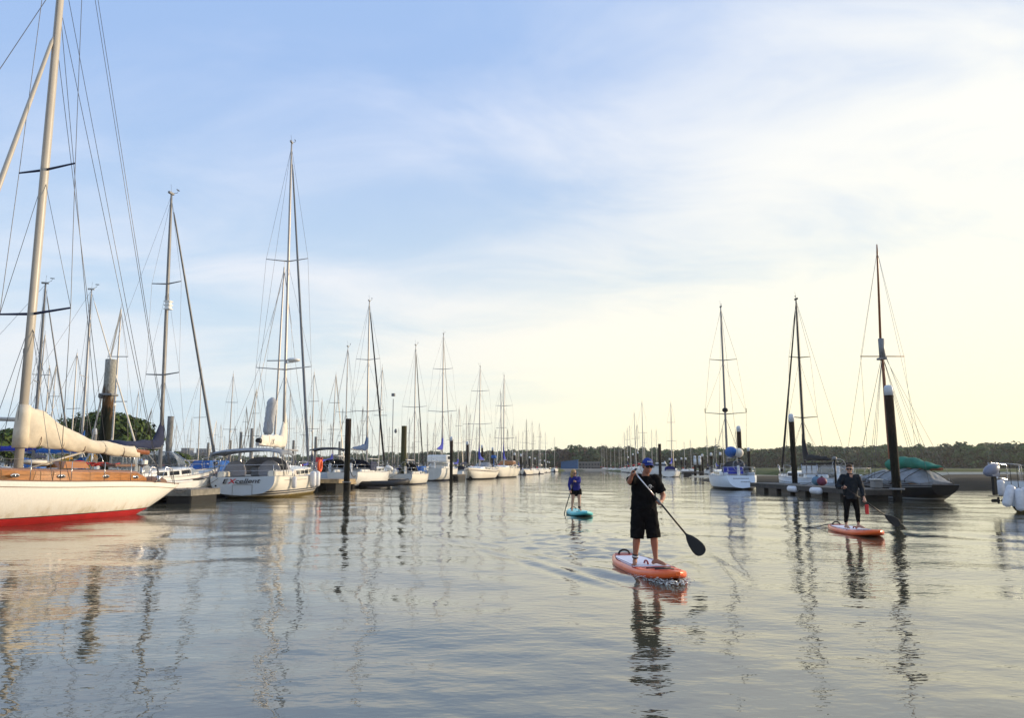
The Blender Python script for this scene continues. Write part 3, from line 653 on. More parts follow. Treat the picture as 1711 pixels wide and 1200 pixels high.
# ---- white yacht named on the transom, stern to us
ex = thing('cruising_yacht', 'white yacht with EXcellent lettered on its flat stern under a grey bimini', 'sailing yacht', (-14.30, 46.9, 0), R(90.3)); ex.rotation_euler.x = R(-1.1)
h = Hull(13.4, 4.1, 1.16, 1.10, 1.45, tran=0.83, keel_s=0.16, keel_m=-0.35, over_s=0.2, over_b=0.10, n=2.7, fine=2.3, rake_s=-0.04, rake_b=0.15)
IVORY = mat('ivory_gelcoat', (0.80, 0.75, 0.64), 0.25, vary=0.05, scale=0.8, coat=0.4)
TRAN = mat('shade_grey_transom', (0.52, 0.58, 0.63), 0.3, vary=0.04, scale=1.0, coat=0.3)  # shade on the sterns painted in: cooler and darker than the sunlit sides
SCUM = mat('stained_antifouling', (0.22, 0.16, 0.04), 0.8, vary=0.5, scale=3)
h.build(ex, IVORY, SCUM, SCUM, ns=36, transom=TRAN, zb=0.10, zboot=0.12)
k = MB()
for z_ in (0.22, 0.34):
    for side in (-1, 1): 
        kk = MB(); kk.loft([[h.pt(t/40, z_-0.03+0.05*t/40, side, 0.012), h.pt(t/40, z_+0.03+0.05*t/40, side, 0.012)] for t in range(0, 39)][::side], closed=False); kk.build('waterline_stripe', NAVY, ex)
for side in (-1, 1):
    kk = MB(); kk.tube([h.pt(0.10+0.006*t, 0.93, side, 0.012) for t in range(0, 46)], 0.012, 4); kk.build('cove_line', GALU, ex)
def text(parent, body, size, loc, rot, m, name='lettering', shear=0.3, extr=0.004, off=0.006, sx=1.0):
    cu = bpy.data.curves.new(name, 'FONT'); cu.body = body; cu.size = size; cu.extrude = extr; cu.offset = off; cu.shear = shear; cu.align_x = 'LEFT'
    cu.materials.append(m); o = bpy.data.objects.new(name, cu); COL.objects.link(o); bpy.context.view_layer.update(); me_ = bpy.data.meshes.new_from_object(o.evaluated_get(bpy.context.evaluated_depsgraph_get())); bpy.data.objects.remove(o)
    o = bpy.data.objects.new(name, me_); COL.objects.link(o); o.parent = parent; o.location = loc; o.rotation_euler = rot; o.scale = (sx, 1, 1); return o
def marks(parent, x, y0, y1, z, hgt, m, seed):
    # lettering too small to read in the photograph: a row of short strokes
    r_ = random.Random(seed); k = MB(); y = y0
    while y > y1:
        w_ = r_.uniform(0.25, 0.6)*hgt; k.box((x, y-w_/2, z+hgt*0.5), (0.008, w_, hgt*0.25)); k.box((x, y-r_.uniform(0, w_), z+hgt*0.5), (0.008, hgt*0.2, hgt)); y -= w_+hgt*0.22
    k.build('small_lettering', m, parent)
INK = mat('dark_navy_lettering', (0.012, 0.012, 0.02), 0.4); REDINK = mat('red_lettering', (0.55, 0.01, 0.02), 0.4)
tx = h.x(0, 1.3)-0.012; TR = (H90, 0, -H90)
# aft face looks to -x: text runs from +y (port, seen on the left) to -y
text(ex, 'E', 0.33, (tx, 1.08, 0.83), TR, INK, sx=1.45); text(ex, 'X', 0.33, (tx, 0.76, 0.83), TR, REDINK, sx=1.45); text(ex, 'cellent', 0.33, (tx, 0.42, 0.83), TR, INK, sx=1.5, off=0.003)
marks(ex, tx, 0.30, -0.30, 0.79, 0.035, INK, 3)
k = MB()
for (y0, y1, z0, z1) in ((-0.52, 0.52, 0.74, 1.045), (-0.52, 0.52, 0.20, 0.395)): k.box((tx+0.008, 0, z0), (0.012, 1.06, 0.016))
for y0 in (-0.52, 0.52): k.box((tx+0.008, y0, 0.47), (0.012, 0.016, 0.54))
k.build('stern_platform_seam', GALU, ex)
k = MB(); k.ell((tx, 1.40, 0.72), (0.02, 0.05, 0.05), 10, 6); k.build('exhaust_outlet', BLACKP, ex)
cab = cabin(ex, h, -1.6, 4.6, 1.25, 0.48, wins=4, m=IVORY)
mast, at, tips = rig(ex, h, 0.35, 1.6, 21.6, r0=0.125, m=ALU, spreaders=((0.29, 1.75), (0.62, 1.35)), rake=-0.012, sweep=0.22, furl=GREYC, furlr=0.09, wr=0.009, back=2)
k = MB(); k.ell(at(0.315)+Vector((-0.15, -0.55, 0.05)), (0.42, 0.42, 0.14), 16, 8); k.tube([at(0.31)+Vector((-0.1, 0, 0)), at(0.312)+Vector((-0.15, -0.55, -0.02))], 0.04, 6); k.build('radar_dome', WHITE, mast)
boom(ex, 0.35, 2.95, 4.9, r=0.10, zdeck=1.6)
cv = spar_cover(ex, 0.5, 2.86, 4.7, 0.85, 0.62, 0.45, SAILW, collar=1.5, droop=0.0, seed=9)
text(cv, 'X', 0.5, (-2.6, -0.235, 2.98), (H90, 0, 0), BLACKC, shear=0.25, off=0.0)
k = MB(); k.tube([(-4.25, 0, 3.15), (-4.5, 0, 3.15)], [0.18, 0.14], 10); k.build('boom_end_fitting', BLACKP, ex)
bimini(ex, -6.45, -3.9, 1.9, 2.42, 1.2, GREYC, drop=0.22)
canopy(ex, -3.0, -1.4, 1.3, 1.25, 1.0, PALEG)
lifelines(ex, h, n=7, ht=0.62)
for yy in (-0.95, 0.95):
    k = MB(); hub = Vector((-5.2, yy, 1.5)); k.tube([(-5.15, yy, 1.1), (-5.15, yy, 1.5)], 0.05, 8)
    k.ell((-5.25, yy, 1.42), (0.10, 0.62, 0.62), 20, 10); k.build('covered_steering_wheel', PALEG, ex)
for yy in (-1.35, 1.35):
    k = MB(); k.box((-4.6, yy, 1.28), (3.2, 0.45, 0.4), bev=0.08); k.build('cockpit_seat', IVORY, ex)
k = MB(); k.box((-4.2, 0, 1.4), (1.2, 0.5, 0.5), bev=0.06); k.build('cockpit_table', GREYC, ex)
def on_hull(root, h, t, z, side, out=0.1):
    p = h.pt(t, z, side, out); M = Matrix.Translation(root.location) @ Matrix.Rotation(root.rotation_euler.z, 4, 'Z'); return M @ p
fender(on_hull(ex, h, 0.17, 1.16, -1, 0.16), 0.68, 0.14, 'white fender hanging on the sunlit side of the yacht lettered EXcellent', rope=0.1)
for t_, s_ in ((0.42, 'first'), (0.50, 'second')):
    fender(on_hull(ex, h, t_, 1.45, -1, 0.2), 1.0, 0.19, 'fat white fender at the broad middle of the yacht lettered EXcellent, %s from its stern' % s_, rope=0.1)
cyv = thing('lifebuoy', 'orange lifebuoy on the guard rail beyond the grey bimini yacht', 'lifebuoy', on_hull(ex, h, 0.62, 1.75, -1, 0.1), 0)
k = MB(); k.tube([Vector((0.05*0, 0.34*math.cos(a), 0.34*math.sin(a))) for a in [6.2832*j/20 for j in range(21)]], 0.09, 8); k.build('ring', ORANGE, cyv)
# white dan-buoy bag / covered wind generator pole seen beside the mast
pole = thing('sail_bag', 'tall pale ribbed sail bag hoisted beside the mast over the grey bimini', 'sail bag', PY(447, 727, 52), 0)
k = MB(); k.tube([(0.25*q, 0, 2.6*q) for q in [j/14 for j in range(15)]], [0.2]+[0.33+0.03*(j % 2) for j in range(12)]+[0.28, 0.1], 14); k.build('body', mat('pale_grey_cloth', (0.42, 0.43, 0.45), 0.8, vary=0.15), pole)

# ---- navy covered yacht behind the classic one, bow away
p0 = PY(267, 760, 38.2); yb = R(80)
nb, h, *_ = std_boat('sailing_yacht', 'white yacht with navy sail cover and brown hull band, moored behind the classic yacht', (p0.x-0.0, p0.y-0.6, 0), yb, L=11.2, B=3.5, fs=1.15, fm=1.12, fb=1.65, H=14.6, xm=0.6, cover=NAVY, boot=NAVY, sprayhood=None, furl=GALU, spreaders=((0.33, 0.95), (0.66, 0.85)), sparm=GALU, band=mat('brown_band', (0.10, 0.055, 0.06), 0.4), coverh=0.55, r0=0.12, collar=1.3, boomz=1.45, wr=0.008, fur=0.075, rake=-0.012)
nb.rotation_euler.x = R(-2.0)
bimini(nb, -3.6, -2.6, 1.1, 2.6, 1.3, NAVY, drop=0.1, name='bimini')
canopy(nb, -2.9, -1.2, 1.2, 1.3, 1.15, CLEARV, window=False)
k = MB(); k.box((0, 0, 0), (0.28, 0.28, 0.5), bev=0.05)
for j in range(3): k.box((0, 0, -0.2+0.2*j), (0.33, 0.33, 0.05))
k.build('radar_reflector', WHITE, nb, loc=(0.45, -0.26, 10.0))
fender(on_hull(nb, h, 0.80, 1.2, -1, 0.16), 0.6, 0.17, 'round pale fender hanging at the bow of the brown banded yacht', rope=0.4)

# ---- boats along the left pontoons
BLUEGREL = mat('bluish_white_gelcoat', (0.62, 0.68, 0.74), 0.3, vary=0.08)
o, h, *_ = std_boat('sailing_yacht', 'bluish white yacht with black sprayhood and black bimini behind the mossy dark pile', (-15.2, 67.5, 0), R(88), L=11, B=3.6, fs=1.25, fm=1.2, fb=1.6, H=11, cover=None, sprayhood=BLACKC, top=BLUEGREL, furl=None, spreaders=((0.45, 0.9),), r0=0.07)
bimini(o, -5.3, -3.4, 1.5, 3.0, 1.3, BLACKC, drop=0.08)
k = MB(); k.box((-5.56, 0.1, 1.0), (0.06, 0.5, 0.9), bev=0.02); k.build('boarding_ladder', BLACKP, o)
e = PY(606, 780, 66)
o, h, *_ = std_boat('sailing_yacht', 'white yacht with blue boom cover and black furled headsail, side on behind the dark pile', (e.x+0.2, 66.5, 0), R(84), L=12, B=3.7, fs=1.25, fm=1.2, fb=1.6, H=15.0, xm=0.2, cover=mat('dusty_blue_canvas', (0.03, 0.07, 0.17), 0.85, vary=0.25), sprayhood=NAVY, furl=BLACKC, spreaders=((0.33, 1.5), (0.64, 1.1)), coverh=0.7, r0=0.11, collar=1.0, boomz=1.9, wr=0.009, fur=0.085, rake=0.0)
o.rotation_euler.x = R(-0.6)
k = MB(); k.box((-1.9, -1.25, 1.75), (1.7, 0.06, 0.75), bev=0.02); k.build('dodger_panel', NAVY, o)
# RIB and outboards on the dark pontoon
rb = thing('inflatable_dinghy', 'dark inflatable dinghy lying low beside the boats with the blue boom cover', 'dinghy', G(640, 815), R(10))
k = MB(); k.tube([(-1.9, -0.7, 0.3), (0.8, -0.7, 0.32), (1.7, -0.35, 0.45), (1.95, 0, 0.5), (1.7, 0.35, 0.45), (0.8, 0.7, 0.32), (-1.9, 0.7, 0.3)], 0.23, 10); k.build('tube', RUBBER, rb)
k = MB(); k.box((-0.1, 0, 0.16), (3.2, 1.1, 0.08)); k.box((-1.6, 0, 0.4), (0.08, 1.1, 0.5)); k.build('floor', GALU, rb)
outboard(PY(649, 790, 68)+Vector((0, 0, 0)), R(20), 'white outboard motor clamped upright at the pontoon between the white yachts', 1.25)
for j, px in enumerate((609, 621, 629, 638)):
    fender(PY(px, 795, 67.2), 0.55, 0.11, 'small navy fender in the row of four above the dark inflatable dinghy', group='navy fenders above the dinghy', m=NAVY, rope=0.3)
# small motorsailer
f = G(690, 810)
o, h, *_ = std_boat('motor_sailer', 'small pale motorsailer with shade-tinted stern, black sprayhood and bright blue cockpit cover', (f.x-0.5, f.y+3.6, 0), R(82), L=8.0, B=3.0, fs=1.0, fm=0.95, fb=1.25, H=12.8, xm=0.4, cover=None, sprayhood=BLACKC, furl=BLACKSPAR, spreaders=((0.50, 1.3),), top=IVORY, boot=IVORY, anti=NAVY, transom=TRAN, r0=0.09, wr=0.008, tran=0.74, cabh=0.35, fur=0.06)
k = MB(); k.box((1.0, 0, 1.42), (1.9, 2.0, 0.62), bev=0.12); bc = k.build('cabin_cover', BLUE, o)
for xx in (1.0, 1.75): 
    k = MB(); k.box((xx-0.3, -1.03, 1.48), (0.42, 0.04, 0.26), bev=0.01); k.build('window', TRAN, bc)
k = MB(); k.tube([(-3.9, 1.0, 1.2), (-3.95, 1.0, 8.2)], [0.05, 0.035], 6); k.box((-3.95, 1.0, 8.6), (0.3, 0.3, 0.28)); k.ell((-3.9, 0.7, 5.1), (0.15, 0.15, 0.22), 8, 6); k.build('flag_pole', GALU, o)
# white yacht with royal blue cover and wheelhouse
g = PY(738, 797, 95)
o, h, *_ = std_boat('sailing_yacht', 'white yacht with royal blue mainsail cover and raised deckhouse, beyond the motorsailer', (g.x-0.2, 97, 0), R(84), L=13, B=4.0, fs=1.5, fm=1.4, fb=1.8, H=16.8, xm=0.3, cover=ROYAL, sprayhood=None, furl=SAILW, spreaders=((0.39, 1.9), (0.72, 1.3)), coverh=1.0, collar=1.6, r0=0.13, wr=0.009, boomz=2.4, blen=3.4, cabh=0.8, top=WHITE2)
k = MB(); k.box((-1.6, 0, 2.7), (2.6, 2.6, 0.9), bev=0.15); dh = k.build('deckhouse', WHITE, o)
for yy in (-1.31, 1.31):
    for xx in (-2.4, -1.6, -0.8): k = MB(); k.box((xx, yy, 2.8), (0.65, 0.03, 0.4), bev=0.005); k.build('window', GLASS, dh)
# brown banded yacht
hh_ = G(799, 802)
o, h, *_ = std_boat('sailing_yacht', 'white yacht with dark brown sheer band between the two slim dark piles', (hh_.x-0.1, hh_.y+5.5, 0), R(-101), L=11.5, B=3.9, fs=1.4, fm=1.25, fb=1.55, H=14.0, xm=0.0, cover=ROYAL, sprayhood=GREYC, furl=SAILW, top=CREAM, boot=BLACKP, anti=BLACKP, transom=TRAN, band=mat('dark_red_brown_band', (0.06, 0.02, 0.025), 0.4), spreaders=((0.42, 1.7), (0.75, 1.3)), r0=0.12, wr=0.009, tran=0.78, coverh=0.8, collar=1.4, blen=3.0)
k = MB(); k.tube([(-5.2, 0.9, 1.7), (-5.2, 0.9, 3.1)], 0.05, 6); k.box((-5.2, 0.9, 3.1), (0.7, 0.7, 0.45), bev=0.1); k.build('stern_cover', BLUE, o)
i_ = G(841, 799)
o, h, *_ = std_boat('sailing_yacht', 'white yacht with violet blue sail cover, beside the last tall pile of the left row', (i_.x, i_.y+6, 0), R(-100), L=12, B=4.0, fs=1.5, fm=1.4, fb=1.7, H=14.5, xm=0.0, cover=ROYAL, sprayhood=None, furl=SAILW, top=CREAM, boot=BLACKP, anti=BLACKP, transom=TRAN, spreaders=((0.30, 1.6), (0.66, 1.4)), r0=0.14, wr=0.010, tran=0.78, coverh=1.2, collar=1.6, blen=2.0)
k = MB(); k.box((-3.5, 0, 2.3), (2.2, 2.4, 0.7), bev=0.2); k.build('cockpit_cover', TEAK, o)

# ---- right side
kb = G(1234, 819)
o, h, mast, at, tips = std_boat('sailing_yacht', 'pale yacht with rounded reverse stern and blue cockpit cloth at the right pontoon end', (kb.x+0.75, kb.y+4.6, 0), R(85), L=9.4, B=3.25, fs=1.05, fm=1.0, fb=1.3, H=13.5, xm=0.9, cover=None, sprayhood=GREYC, furl=None, spreaders=((0.335, 1.65), (0.665, 1.1)), sparm=GALU, tran=0.62, rake_s=0.7, top=BLUEGREL, boot=BLACKP, anti=BLACKP, r0=0.115, wr=0.011, rake=-0.012, lines=True)
k = MB(); k.ell((-1.4, 0.15, 2.85), (1.5, 0.38, 0.42), 16, 9); k.build('sail_cover', BLUE, o)
k = MB(); k.ell((-2.3, -0.25, 2.75), (0.9, 0.34, 0.36), 12, 8); k.build('stowed_sail', SAILW, o)
k = MB(); k.box((-3.0, 0.35, 1.42), (0.06, 1.5, 0.55), bev=0.02); k.build('dodger_cloth', ROYAL, o)
for side in (0, 1): k = MB(); k.tube([tips[0][side], tips[0][side]+Vector((0, 0, 0.35))], 0.03, 5); k.build('deck_light', BLACKP, mast)
k = MB(); k.ell(at(0.36), (0.25, 0.25, 0.2), 8, 6); k.build('radar_dome', BLACKP, mast)
marks(o, h.x(0, 0.8)-0.01, 0.6, -0.5, 0.76, 0.11, GALU, 5); marks(o, h.x(0, 0.55)-0.01, 0.1, -0.6, 0.54, 0.08, GALU, 6)
lb = PY(1338, 800, 52.5)
o, h, mast, at, tips = std_boat('sailing_yacht', 'white yacht with black mast and pale cockpit tent behind the slim capped pile', (lb.x+0.1, 50.6, 0), R(91), L=11.0, B=3.5, fs=1.0, fm=0.95, fb=1.2, H=12.0, xm=1.2, boomz=1.15, cover=BLACKC, sprayhood=None, furl=BLACKC, spreaders=((0.305, 1.0), (0.655, 0.75)), sparm=BLACKSPAR, band=NAVY, top=BLUEGREL, r0=0.11, wr=0.011, coverh=0.5, collar=1.6, fur=0.075, rake=0.0)
k = MB(); k.box((-2.2, 0, 1.45), (2.6, 2.2, 0.85), bev=0.2); tent = k.build('cockpit_tent', CLEARV, o)
k = MB(); k.box((-2.2, 0, 1.90), (2.6, 2.3, 0.10), bev=0.04); k.build('tent_roof', BLACKC, tent)
for yy in (-1.13, 1.13):
    for xx in (-3.0, -2.2, -1.4): k = MB(); k.box((xx, yy, 1.5), (0.6, 0.03, 0.5), bev=0.005); k.build('window', TRAN, tent)
k = MB()
for xx in (-3.4, -1.0):
    for yy in (-1.12, 1.12): k.tube([(xx, yy, 1.0), (xx, yy, 1.9)], 0.03, 6)
k.build('tent_frame', STEEL, tent)
# black hulled gaff boat under tarpaulin
gb = thing('wooden_boat', 'black hulled wooden gaff boat under a grey tarpaulin with green sail cover', 'sailing boat', (21.2, 42.0, 0), R(90))
h = Hull(9.4, 3.0, 0.80, 0.72, 1.15, tran=0.45, keel_s=0.30, keel_m=-0.4, over_s=0.22, over_b=0.1, n=2.2, rake_s=-0.25, rake_b=0.2)
h.railm = GALU; h.bandz = (0.10, 0.04)
h.build(gb, BLACKP, WHITE2, GALU, band=GALU, ns=26, deckm=DTEAK, zb=0.07, zboot=0.13)
mast, at, tips = rig(gb, h, 0.3, 0.7, 8.2, r0=0.125, m=WOODSPAR, spreaders=(), rake=-0.010, stays=False, gear=False, halyards=False)
mt = at(1.0)
k = MB(); k.tube([at(0.86)+Vector((0.16, 0, 0)), Vector((0.10, 0, 14.0)), Vector((0.08, 0, 14.5))], [0.075, 0.055, 0.03], 8); tm = k.build('topmast', WOODSPAR, gb)
k = MB(); k.tube([at(0.87), at(1.01)], 0.17, 8); k.box(at(0.87)+Vector((0.08, 0, 0)), (0.5, 0.36, 0.12)); k.build('doubling', GALU, mast)
ttop = Vector((0.10, 0, 14.1)); CT = at(0.885)
k = MB(); k.tube([CT+Vector((0, -1.25, 0)), CT+Vector((0, 1.25, 0.0))], 0.03, 6); k.build('crosstree', WOODSPAR, mast)
for side in (-1, 1):
    for j in range(3): wire(gb, (0.2-0.35*j, side*1.4, 0.7), at(0.90), 0.011)
    c_ = MB(); c_.tube([(0.0, side*1.4, 0.7), CT+Vector((0, side*1.24, 0)), ttop], 0.009, 4); c_.build('topmast_shroud', WIRE, gb)
wire(gb, (6.2, 0, 1.4), ttop, 0.011, 'topmast_stay'); wire(gb, (4.6, 0, 1.1), at(0.9), 0.016, 'forestay'); wire(gb, (-4.4, 0.5, 0.8), ttop, 0.009, 'backstay'); wire(gb, (-4.0, -1.0, 0.7), at(0.92), 0.010, 'backstay'); wire(gb, (-3.8, 0, 2.0), at(0.95), 0.01, 'topping_lift'); wire(gb, (-3.4, 0.1, 2.0), at(0.98), 0.01, 'topping_lift')
k = MB(); k.tube([(3.9, 0, 1.0), (7.4, 0, 1.45)], [0.10, 0.06], 8); k.build('bowsprit', WOODSPAR, gb)
k = MB(); k.tube([(0.2, 0, 1.62), (-4.7, 0, 1.58)], 0.08, 8); k.build('boom', WOODSPAR, gb)
k = MB(); rings = []; rn = random.Random(8)
for i in range(25):
    q = i/24; x = 0.45-q*5.0; hh = 0.52+0.20*math.sin(q*3.3+0.3)-0.26*q+0.07*math.sin(q*26); ww = 0.36-0.12*q
    zc = 1.78+0.22*math.sin(min(1, q*1.3)*2.6)-0.22*q
    if i in (0, 24): hh *= 0.6; ww *= 0.6
    rings.append([Vector((x, ww*math.cos(a)*(1+0.08*math.sin(4*a+q*20)), zc+hh*0.5*math.sin(a))) for a in [6.2832*j/14 for j in range(14)]])
k.loft(rings, caps=True); k.build('sail_cover', GREENC, gb)
k = MB(); rings = []; rn = random.Random(4)
for i in range(17):
    q = i/16; x = 3.4-q*7.5; t_ = h.t_of(x); w_ = h.w(t_)*0.90; ztop_ = float(np.interp(q, [0, 0.15, 0.30, 0.42, 0.50, 0.86, 0.93, 1.0], [1.05, 1.15, 1.62, 1.38, 1.64, 1.62, 1.25, 1.0]))
    ztop_ += rn.uniform(-0.05, 0.05); ze = h.sheer(t_)+0.06+rn.uniform(-0.03, 0.08)
    prof = [(-1.0, 0), (-1.0, 0.22), (-0.70, 0.56), (-0.35, 0.82), (0, 1.0), (0.35, 0.82), (0.70, 0.56), (1.0, 0.22), (1.0, 0)]
    rings.append([Vector((x, w_*a+rn.uniform(-0.03, 0.03), ze+(ztop_-ze)*(b_+0.03*math.sin(i*1.9+a*5)))) for a, b_ in prof])
k.loft(rings[::-1], closed=False); n_ = len(rings[0]); k.add(rings[-1], [tuple(reversed(range(n_)))], 0, False); k.add(rings[0], [tuple(range(n_))], 0, False); tp = k.build('tarpaulin', TARP, gb)
sb_ = tp.modifiers.new('soft', 'SUBSURF'); sb_.subdivision_type = 'SIMPLE'; sb_.levels = sb_.render_levels = 3; tx_ = bpy.data.textures.new('tarp_folds', 'CLOUDS'); tx_.noise_scale = 0.45; dm_ = tp.modifiers.new('folds', 'DISPLACE'); dm_.texture = tx_; dm_.strength = 0.16; dm_.mid_level = 0.5
for i_ in (3, 6, 9, 12, 14):
    k = MB(); k.tube([p+Vector((0, p.y*0.03, 0.05)) for p in rings[i_]], 0.018, 5); k.build('strap', ROPE, tp)
for i_ in range(6):
    for sd_ in (-1, 1): t_ = 0.14+0.14*i_; p = h.pt(t_, h.sheer(t_), sd_, -0.03); k = MB(); k.tube([p, p+Vector((0, 0, 0.38))], 0.02, 6); k.build('stanchion', GALU, gb)
for j in range(3):
    wire(gb, (-3.6+1.4*j, 1.5, 0.7), (-1.0+1.0*j, 1.3, 1.1), 0.012, 'lashing', ROPE)
# right edge yacht, bow to the left
nb2 = thing('motor_cruiser', 'white boat cut off by the right edge, hung with fat white fenders', 'motor boat', (23.75, 29.1, 0), R(184))
h = Hull(10.6, 3.2, 1.0, 1.0, 1.18, tran=0.8, keel_s=0.0, keel_m=-0.4, over_s=0.05, over_b=0.12, n=2.4, rake_b=0.55)
h.build(nb2, BLUEGREL, BLACKP, SCUM, ns=30, zb=0.12, zboot=0.18)
cabin(nb2, h, -2.6, 3.2, 1.1, 0.55, wins=3)
lifelines(nb2, h, n=6, ht=0.62)
k = MB(); k.tube([(4.2, 0.5, 1.1), (4.25, 0.5, 1.8), (4.0, 0.5, 2.35)], [0.07, 0.065, 0.06], 8); k.ell((4.0, 0.5, 2.42), (0.10, 0.10, 0.12), 10, 6); k.build('davit_post', STEEL, nb2)
k = MB(); kk = [h.pt(q, h.sheer(q)-0.25, s_, 0.01) for s_ in (1,) for q in [0.3+0.65*j/20 for j in range(21)]]; k.tube(kk, 0.018, 5); k.build('rubbing_strake', GALU, nb2)
k = MB(); k.tube([(5.0, 0, 1.2), (5.6, 0.1, 1.3)], 0.05, 8); k.build('anchor_roller', STEEL, nb2)
ob = outboard(PY(1661, 806, 28.0), R(200), 'grey cowled outboard motor hung on the bow rail of the right edge boat', 1.35, mat('grey_cowl', (0.20, 0.21, 0.27), 0.35))
for j, (t_, tl, dz_, lb_) in enumerate(((0.965, 0.0, 1.25, 'farthest forward, clear of the hull'), (0.90, 0.32, 1.0, 'leaning, second from the bow'), (0.80, 0.0, 1.0, 'hanging straight, third from the bow'), (0.74, 0.0, 1.0, 'hanging straight at the frame edge'))):
    p = PY((1671, 1689, 1700.5, 1712)[j], 800, (28.4, 27.5, 27.35, 27.3)[j]); p.z = (1.22, 1.05, 0.95, 1.0)[j]
    fender(p, 0.85 if j else 0.62, 0.16 if j else 0.13, 'fat white fender on the right edge boat, '+lb_, tilt=(0, tl), rope=0.75)
# ================================================================== pontoons and piles
DTIM = mat('wet_dark_timber', (0.05, 0.042, 0.035), 0.8, vary=0.5, scale=4, bump=0.6, bscale=12)
GTIM = mat('grey_deck_timber', (0.20, 0.18, 0.155), 0.85, vary=0.35, scale=5, bump=0.5, bscale=14)
YTIM = mat('yellow_brown_timber', (0.36, 0.27, 0.15), 0.8, vary=0.35, scale=4, bump=0.4, bscale=12)
CONC = mat('weathered_concrete', (0.22, 0.205, 0.17), 0.9, vary=0.4, scale=3, bump=0.5, bscale=10)
def pontoon(name, label, a, b_, width, z=0.5, side=GTIM, floatm=BLACKP, nplank=0, gap=2.4, fl=1.3, group=None):
    a = Vector((a[0], a[1], 0)); b_ = Vector((b_[0], b_[1], 0)); d = b_-a; L = d.length; rz = math.atan2(d.y, d.x)
    o = thing(name, label, 'pontoon', a, rz, group)
    for s_ in (-1, 1):
        k = MB(); k.box((L/2, s_*(width/2-0.06), z-0.13), (L, 0.12, 0.26), bev=0.01); k.build('side_beam', side, o)
    for x in (0.06, L-0.06): k = MB(); k.box((x, 0, z-0.13), (0.12, width-0.25, 0.26), bev=0.01); k.build('end_beam', side, o)
    n = nplank or int(min(150, L/0.2)); pm = []
    for v in range(3):
        k = MB(); k.box((0, 0, 0), (L/n-0.02, width+0.02, 0.035), bev=0.004); me_ = k.build('plank', GTIM, o)
        pm.append(me_.data)
        me_.location = ((v+0.5)*L/n, 0, z+0.02+0.003*v)
    for i in range(3, n):
        q = bpy.data.objects.new('plank', pm[i % 3]); COL.objects.link(q); q.parent = o; q.location = ((i+0.5)*L/n, random.uniform(-0.01, 0.01), z+0.02+random.uniform(-0.004, 0.004))
    x = 0.3
    while x < L-0.5:
        k = MB(); k.box((x+fl/2, 0, z/2-0.22), (min(fl, L-x-0.3), width-0.3, z+0.1), bev=0.05); k.build('float', floatm, o); x += gap
    return o
PILEM = zstain('pile_weathering', (0.005, 0.005, 0.004), (0.010, 0.010, 0.006), (0.032, 0.020, 0.013), 1.2, 3.4)
PILEB = zstain('big_pile_weathering', (0.012, 0.014, 0.008), (0.10, 0.055, 0.025), (0.34, 0.33, 0.29), 4.3, 5.1)
PILEG = zstain('grey_pile_weathering', (0.03, 0.03, 0.024), (0.16, 0.15, 0.13), (0.24, 0.23, 0.21), 1.0, 2.0)
CAPM = mat('pale_pile_cap', (0.62, 0.64, 0.66), 0.5, vary=0.15, scale=5)
def pile(label, base, ztop_, r, m=None, cap=False, lean=(0, 0), group=None, square=False, det=True):
    o = thing('mooring_pile', label, 'pile', (base[0], base[1], 0), 0, group); zt = ztop_-(0.35 if cap else 0)
    k = MB(); n = 4 if square else 16; rn = random.Random(int(base[0]*100)); zz = [-1.0+(zt+1.0)*i/14 for i in range(15)]
    k.tube([(lean[0]*z, lean[1]*z, z) for z in zz], [r*(1+(0.10*rn.random() if z < 1.6 else 0.03*rn.random())) for z in zz], n); p_ = k.build('shaft', m or PILEM, o)
    if cap:
        k = MB(); k.tube([(lean[0]*zt, lean[1]*zt, zt-0.15), (lean[0]*zt, lean[1]*zt, zt+0.22), (lean[0]*zt, lean[1]*zt, zt+0.34), (lean[0]*zt, lean[1]*zt, zt+0.37)], [r*1.07, r*1.07, r*0.75, r*0.12], n); k.build('cap', CAPM, o)
    if det and base[1] < 60:
        k = MB(); k.box((0, 0, 0.62), (r*2.7, r*2.7, 0.09), bev=0.02); k.build('guide_ring', GALU, o)
    return o
# left side
pl1 = G(228, 845); pl2 = G(352, 841)
pontoon('pontoon', 'grey planked pontoon with black floats between the classic yacht and the grey bimini yacht', (-19.0, 36.6), (-14.5, 36.0), 2.6, 0.62, side=CONC, gap=2.7, fl=1.7)
pontoon('pontoon', 'long grey pontoon running away under the bows of the navy covered yacht', (-20.3, 38.0), (-20.6, 60.0), 2.2, 0.6, side=CONC)
pA = G(512, 822); pontoon('pontoon', 'yellow brown timber pontoon end beside the mossy dark pile', (-12.0, 55.3), (-14.9, 55.8), 3.2, 0.78, side=YTIM, gap=1.3, fl=0.75)
pontoon('pontoon', 'long timber walkway behind the yellow brown pontoon end', (-13.3, 57.5), (-13.0, 72.0), 1.6, 0.6, side=YTIM)
pontoon('pontoon', 'dark low pontoon with fenders beside the small motorsailer', (-13.0, 70.0), (-9.9, 69.5), 2.0, 0.55, side=DTIM)
pontoon('pontoon', 'distant dark pontoon at the foot of the royal blue covered yacht', (G(735, 801).x, 96.5), (G(778, 801).x, 95.5), 3.0, 0.7, side=DTIM, nplank=8)
def at_px(px, Y): return PY(px, 780, Y)
def zt_px(px, py, Y): return PY(px, py, Y).z
bp = at_px(172, 34.5); pile('stout grey and rust streaked mooring pile behind the cream sail cover', bp, zt_px(172, 601, 34.5), 0.235, PILEB)
_bp = bpy.data.objects['mooring_pile']
k = MB(); zz = zt_px(172, 660, 34.5); k.box((0, 0, zz), (0.62, 0.62, 0.10), bev=0.02); k.box((-0.32, 0, zz-0.05), (0.22, 0.25, 0.22), bev=0.04); k.build('guide_collar', GALU, _bp)
